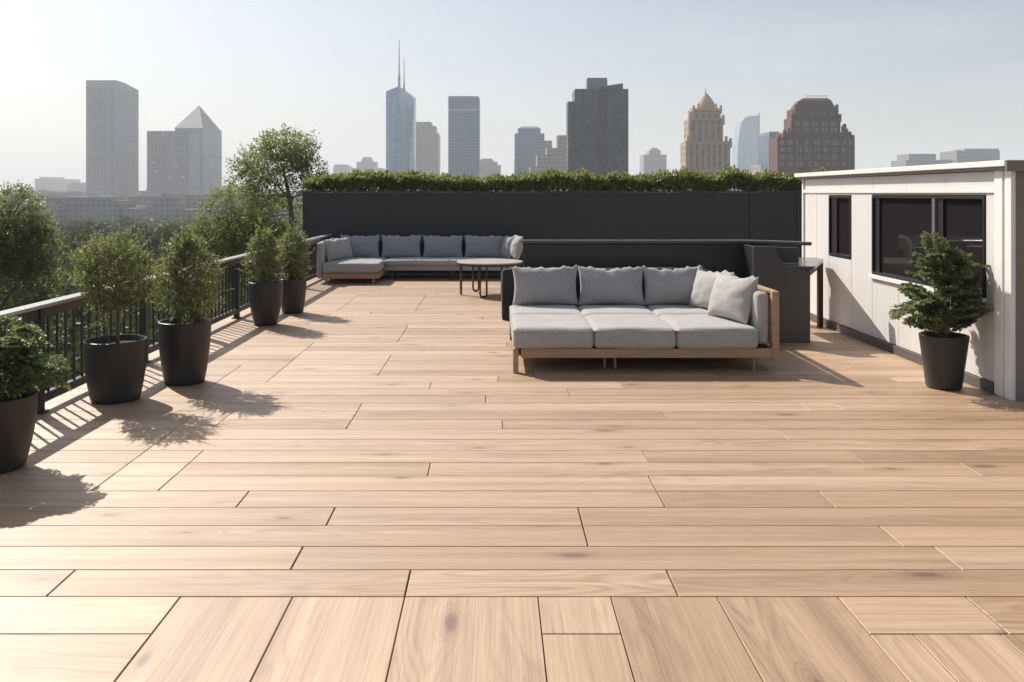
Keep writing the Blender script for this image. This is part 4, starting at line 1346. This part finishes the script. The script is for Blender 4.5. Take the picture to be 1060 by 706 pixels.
# 14
t = tower('low grey-tan block with a rounded top beside the banded blue tower', 1500, 505)
z = tier(t, 'body', F['tan'], 1500, 491, 518.5, 171, G, 45); z = tier(t, 'upper_storey', F['tan'], 1500, 493, 515, 167.5, z, 38, 4); tier(t, 'crown', F['tan'], 1500, 495, 512, 164, z, 30, 8, (499, 509))
# 15
D_ = 1000
t = tower('blue-grey tower with a curved cap, left of the dark tower', D_, 550)
z = tier(t, 'body', F['glass2'], D_, 533, 563.5, 138, G, 42); z = tier(t, 'upper_storey', F['glass2'], D_, 536.5, 559.5, 133, z, 34, 4)
tier(t, 'crown', F['grey_plain'], D_, 536.2, 559.8, 130.6, z, 36, 3, (540, 556)); tier(t, 'side_wing', F['glass2'], D_, 563.6, 571.5, 145.5, G, 36, 2)
# 16
D_ = 840
t = tower('stepped beige stone block between the curved-cap tower and the dark tower', D_, 575)
z = tier(t, 'body', F['tan'], D_, 549, 592, 172, G, 30); z = tier(t, 'middle_storey', F['tan'], D_, 556, 592, 160, z, 26, 2); z = tier(t, 'upper_storey', F['tan'], D_, 566, 592, 153, z, 22, 4); tier(t, 'crown', F['tan'], D_, 577, 590, 140, z, 16, 6)
# 17 dark tower
D_ = 450
t = tower('broad dark grey glass tower with a roof box, tallest right of centre', D_, 620)
x0, x1 = X(595, D_), X(650, D_)
z = tier(t, 'body', F['dark'], D_, 595, 619, 92, G, 15); tier(t, 'recessed_bay', F['dark2'], D_, 619.05, 628, 92.5, G, 14, 0.8); tier(t, 'side_body', F['dark'], D_, 628.05, 650.5, 92, G, 15)
tier(t, 'side_wing', F['dark'], D_, 588, 594.9, 105, G, 11, 1.4)
tier(t, 'roof_plant', F['grey_plain'], D_, 607, 629, 80.5, z - 3, 6, 5, (608, 628.6))
m_ = MB(); xa, xb = X(622, D_), X(645, D_)
m_.add([(xa, D_ + 0.4, z + .01), (xb, D_ + 0.4, z + .01), (xb, D_ + 14, z + .01), (xa, D_ + 14, z + .01), (xa, D_ + 0.4, z + 1.2), (xb, D_ + 0.4, Z(86, D_)), (xb, D_ + 14, Z(86, D_)), (xa, D_ + 14, z + 1.2)],
       [(0, 3, 2, 1), (4, 5, 6, 7), (0, 1, 5, 4), (1, 2, 6, 5), (2, 3, 7, 6), (3, 0, 4, 7)])
m_.build('roof', F['grey_dark'], t)
# 18
D_ = 1600
t = tower('small grey block with a domed roof house, between the dark and the ornate towers', D_, 678)
z = tier(t, 'body', F['grey_stone'], D_, 666.5, 690, 160, G, 45); z = tier(t, 'upper_storey', F['grey_plain'], D_, 672, 684, 156, z, 30, 3); tier(t, 'crown', F['grey_plain'], D_, 672.5, 683.5, 152.8, z, 28, 4, (675.5, 680.5))


def windows(root, D_, cols, rows, wpx, hpx, mats, skip=0.0, seed=1, dy=0.0, name='window'):
    """single windows as shallow boxes set on a stone front, each its own part"""
    rr_ = random.Random(seed)
    Y = D_ + dy
    s = Y / FPX
    proto = {}
    for py_ in rows:
        for px in cols(py_):
            if rr_.random() < skip:
                continue
            mt = rr_.choice(mats)
            loc = Vector((X(px, Y), Y, Z(py_, Y))) - Vector(root.location)
            if mt not in proto:
                m_ = MB()
                w2, h2 = wpx * s / 2, hpx * s / 2
                m_.box(-w2, w2, -0.35, 0.15, -h2, h2)
                m_.box(-w2 - 0.25, w2 + 0.25, -0.5, 0.15, -h2 - 0.45, -h2 - 0.01)
                o = m_.build(name, F[mt])
                o.parent = root
                proto[mt] = o
            else:
                o = proto[mt].copy()
                COL.objects.link(o)
            o.location = loc


# 20 ornate beige tower
D_ = 600
t = tower('ornate beige stone tower with a domed top and a thin finial', D_, 731)
z1 = tier(t, 'base', F['beige'], D_, 704, 757, 176, G, 20)
z1 = tier(t, 'body', F['beige'], D_, 710, 756, 147, z1, 18, 2)
z2 = tier(t, 'upper_storey', F['beige'], D_, 712.5, 748.5, 123, z1, 14, 5)
z3 = tier(t, 'top_storey', F['beige'], D_, 716, 746, 113, z2, 12, 6)
Yc = D_ + 12
m_ = MB(); xc_ = X(730.5, Yc); rr0 = 10.5 * Yc / FPX
pr = []
zd = Z(113, Yc)
for k in range(11):
    a = k / 10
    pr.append((rr0 * (0.07 + 0.93 * (1 - a ** 1.7) ** 0.9), z3 + (Z(96.5, Yc) - z3) * a))
m_.lathe(pr, xc_, Yc, 16)
m_.build('dome', F['beige_plain'], t, smooth=True)
m_ = MB(); zf = Z(99, Yc); m_.tube([(xc_, Yc, zf), (xc_, Yc, zf + 2), (xc_, Yc, Z(91, Yc))], [0.9, 0.5, 0.12], 8); m_.build('finial', F['beige_plain'], t)
m_ = MB()
s = D_ / FPX
for px, yt, yb, w_ in ((711.3, 141, 152, 1.3), (755, 143, 152, 1.3), (713.5, 116, 128, 1.3), (747.5, 119, 128, 1.2), (717, 109, 116, 1.1), (745, 109, 116, 1.1), (722, 107, 114, 0.9), (740, 107, 114, 0.9), (706, 172, 180, 1.4), (750.5, 141, 150, 1.2)):
    for dd in (4.0, 14.0):
        xx = X(px, D_ + dd)
        m_ = MB(); m_.box(xx - w_ * s, xx + w_ * s, D_ + dd - w_ * s - 3, D_ + dd + w_ * s - 3, Z(yb, D_), Z(yt, D_))
        m_.build('pinnacle', F['beige_plain'], t)
m_ = MB()
for px in [712.5 + 5.9 * k for k in range(8)]:
    xx = X(px, D_ + 2); m_ = MB(); m_.box(xx - 0.9, xx + 0.9, D_ + 1.1, D_ + 1.997, G, Z(149, D_ + 2)); m_.build('pilaster', F['beige_plain'], t)
for px in [714 + 6.6 * k for k in range(6)]:
    xx = X(px, D_ + 5); m_ = MB(); m_.box(xx - 0.8, xx + 0.8, D_ + 4.2, D_ + 4.997, z1, Z(125, D_ + 5)); m_.build('pilaster', F['beige_plain'], t)
m_ = MB()
for (a, b_, yl, dd) in ((709.4, 756.6, 147, 2), (712, 749, 123, 5), (715.5, 746.5, 113, 6), (703.6, 757.4, 176, 0)):
    m_ = MB(); m_.box(X(a, D_ + dd), X(b_, D_ + dd), D_ + dd - 1.2, D_ + dd - 0.01, Z(yl, D_ + dd) - 1.2, Z(yl, D_ + dd) + 0.6)
    m_.build('cornice', F['beige_plain'], t)
windows(t, D_, lambda q: [715.5 + 5.9 * k for k in range(7)], [152, 157.5, 163, 168.5], 2.6, 3.4, ['win', 'win_dark'], 0, 4, 1.99)
windows(t, D_, lambda q: [717.4 + 6.6 * k for k in range(5)], [128, 133.5, 139, 144], 2.5, 3.4, ['win', 'win_dark'], 0, 5, 4.99)
# 21 pale curved glass
D_ = 1700
t = tower('pale glass tower with a curved leaning shoulder, between the ornate and the brick towers', D_, 775)
m_ = MB()
prof = [(763, 200), (763.3, 170), (764.2, 150), (765.5, 135), (768, 126), (771.5, 121.5), (776, 120), (785.5, 119.5), (786, 145), (786, 200)]
prof = [(X(a, D_), Z(b_, D_) if b_ < 199 else G) for a, b_ in prof]
k0 = len(m_.f)
n_ = len(prof)
fr0 = m_.add([(x, D_, z) for x, z in prof] + [(x, D_ + 40, z) for x, z in prof],
             [((i + 1) % n_, i, n_ + i, n_ + (i + 1) % n_) for i in range(n_)] + [tuple(reversed(range(n_))), tuple(range(n_, 2 * n_))])
for fi in range(k0, len(m_.f)):
    m_.uv[fi] = [(m_.v[q][0] + m_.v[q][1], m_.v[q][2] + 40) for q in m_.f[fi]]
m_.build('body', F['pale'], t)
m_ = MB(); m_.box(X(785.2, D_), X(786.3, D_), D_ - 1, D_ + 2, G, Z(116.5, D_)); m_.build('fin', F['pale'], t)
tier(t, 'side_wing', F['pale'], D_, 786.1, 797, 152, G, 40, 2)
# 22 brown brick tower
D_ = 460
t = tower('massive red-brown brick tower with stepped shoulders and a rounded top', D_, 843)
z1 = tier(t, 'body', F['brick'], D_, 805, 883.5, 142, G, 15)
z2 = tier(t, 'shoulder', F['brick'], D_, 811, 880, 137, z1, 13, 1.0)
z2 = tier(t, 'upper_storey', F['brick'], D_, 818.5, 870, 122, z2, 11, 2.0)
z3 = tier(t, 'top_storey', F['brick'], D_, 820.5, 867.5, 113, z2, 9.5, 2.8)
z4 = tier(t, 'crown', F['brick_plain'], D_, 822.5, 865.5, 104, z3, 8.5, 3.2, (828, 862))
z5 = tier(t, 'roof', F['brick_plain'], D_, 828.5, 861.5, 101.2, z4, 6, 4.5, (833, 858))
m_ = MB()
yy = D_ + 4.5
for px in range(836, 860, 4):
    xx = X(px, yy); m_.tube([(xx, yy + 1, z5 - 0.3), (xx, yy + 1, z5 + 1.2)], 0.12, 5)
m_.tube([(X(835, yy), yy + 1, z5 + 1.15), (X(857, yy), yy + 1, z5 + 1.15)], 0.14, 6)
m_.build('roof_rail', F['grey_plain'], t)
m_ = MB()
s = D_ / FPX
for px, yt, yb in ((806.5, 139.5, 144), (812, 134, 143), (816, 132.5, 140), (819.5, 118, 126), (823, 108, 118), (866, 108, 118), (869, 118, 126), (872.5, 130, 140), (876, 133, 141), (879.5, 136, 143), (882.5, 139.5, 145), (874, 128, 136)):
    xx = X(px, D_ + 2); m_ = MB(); m_.box(xx - 1.0 * s, xx + 1.0 * s, D_ + 0.6, D_ + 3.0, Z(yb, D_), Z(yt, D_))
    m_.build('pinnacle', F['brick_plain'], t)
m_ = MB()
for px in (805.8, 813.5, 822, 831.5, 841, 850.5, 860, 869.5, 877, 882.8):
    xx = X(px, D_); m_ = MB(); m_.box(xx - 0.75, xx + 0.75, D_ - 0.7, D_ - 0.003, G, z1 - 0.3); m_.build('pilaster', F['brick_plain'], t)
for px in (820, 829.5, 839, 848.5, 858, 868.5):
    xx = X(px, D_ + 2); m_ = MB(); m_.box(xx - 0.6, xx + 0.6, D_ + 1.5, D_ + 1.997, z1, z2 - 0.3); m_.build('pilaster', F['brick_plain'], t)
windows(t, D_, lambda q: [808.5, 811, 816.2, 819.2, 825, 828.6, 834.5, 838, 844, 847.5, 853.5, 857, 863, 866.5, 872, 874.6, 879.8], [147, 154.5, 162, 169.5], 2.1, 4.2, ['win', 'win_dark'], 0.04, 7, -0.01)
windows(t, D_, lambda q: [823, 826.4, 832.4, 836, 842, 845.5, 851.6, 855.2, 861.2, 865], [127.5, 134], 2.0, 3.6, ['win', 'win_dark'], 0.0, 8, 1.99)
windows(t, D_, lambda q: [826, 833, 840, 847, 854, 861], [117.5], 2.0, 3.2, ['win_dark'], 0.0, 9, 2.79)
t = tower('narrow grey glass slab attached to the side of the brick tower', 700, 801); z = tier(t, 'body', F['glass2'], 700, 796.5, 806.5, 139, G, 30); tier(t, 'roof', F['grey_plain'], 700, 796.5, 806.5, 136.2, z, 30)
t = tower('low brown block behind the hedge, at the foot of the narrow glass slab', 720, 793); tier(t, 'body', F['tan'], 720, 788, 798, 170, G, 30)
# 23 right edge
t = tower('low grey stepped block seen over the shed roof', 1300, 963); z = tier(t, 'body', F['grey_stone'], 1300, 938, 986, 165.5, G, 50); tier(t, 'upper_storey', F['grey_stone'], 1300, 941, 969, 159.2, z, 40, 3)
t = tower('flat grey block farthest right over the shed roof', 1300, 1013); z = tier(t, 'body', F['grey_stone'], 1300, 990.5, 1035, 156, G, 50); tier(t, 'roof_plant', F['grey_plain'], 1300, 999, 1034, 153.8, z, 30, 5)

# ------------------------------------------------------------------ render settings
vs_ = scene.view_settings
vs_.view_transform, vs_.look, vs_.gamma, vs_.use_curve_mapping = 'Standard', 'None', 1.0, False
vs_.exposure = 0.34
cy = scene.cycles
cy.use_denoising = True
cy.max_bounces, cy.diffuse_bounces, cy.glossy_bounces, cy.transmission_bounces, cy.volume_bounces, cy.transparent_max_bounces = 8, 4, 3, 4, 2, 8
cy.sample_clamp_indirect = 6.0
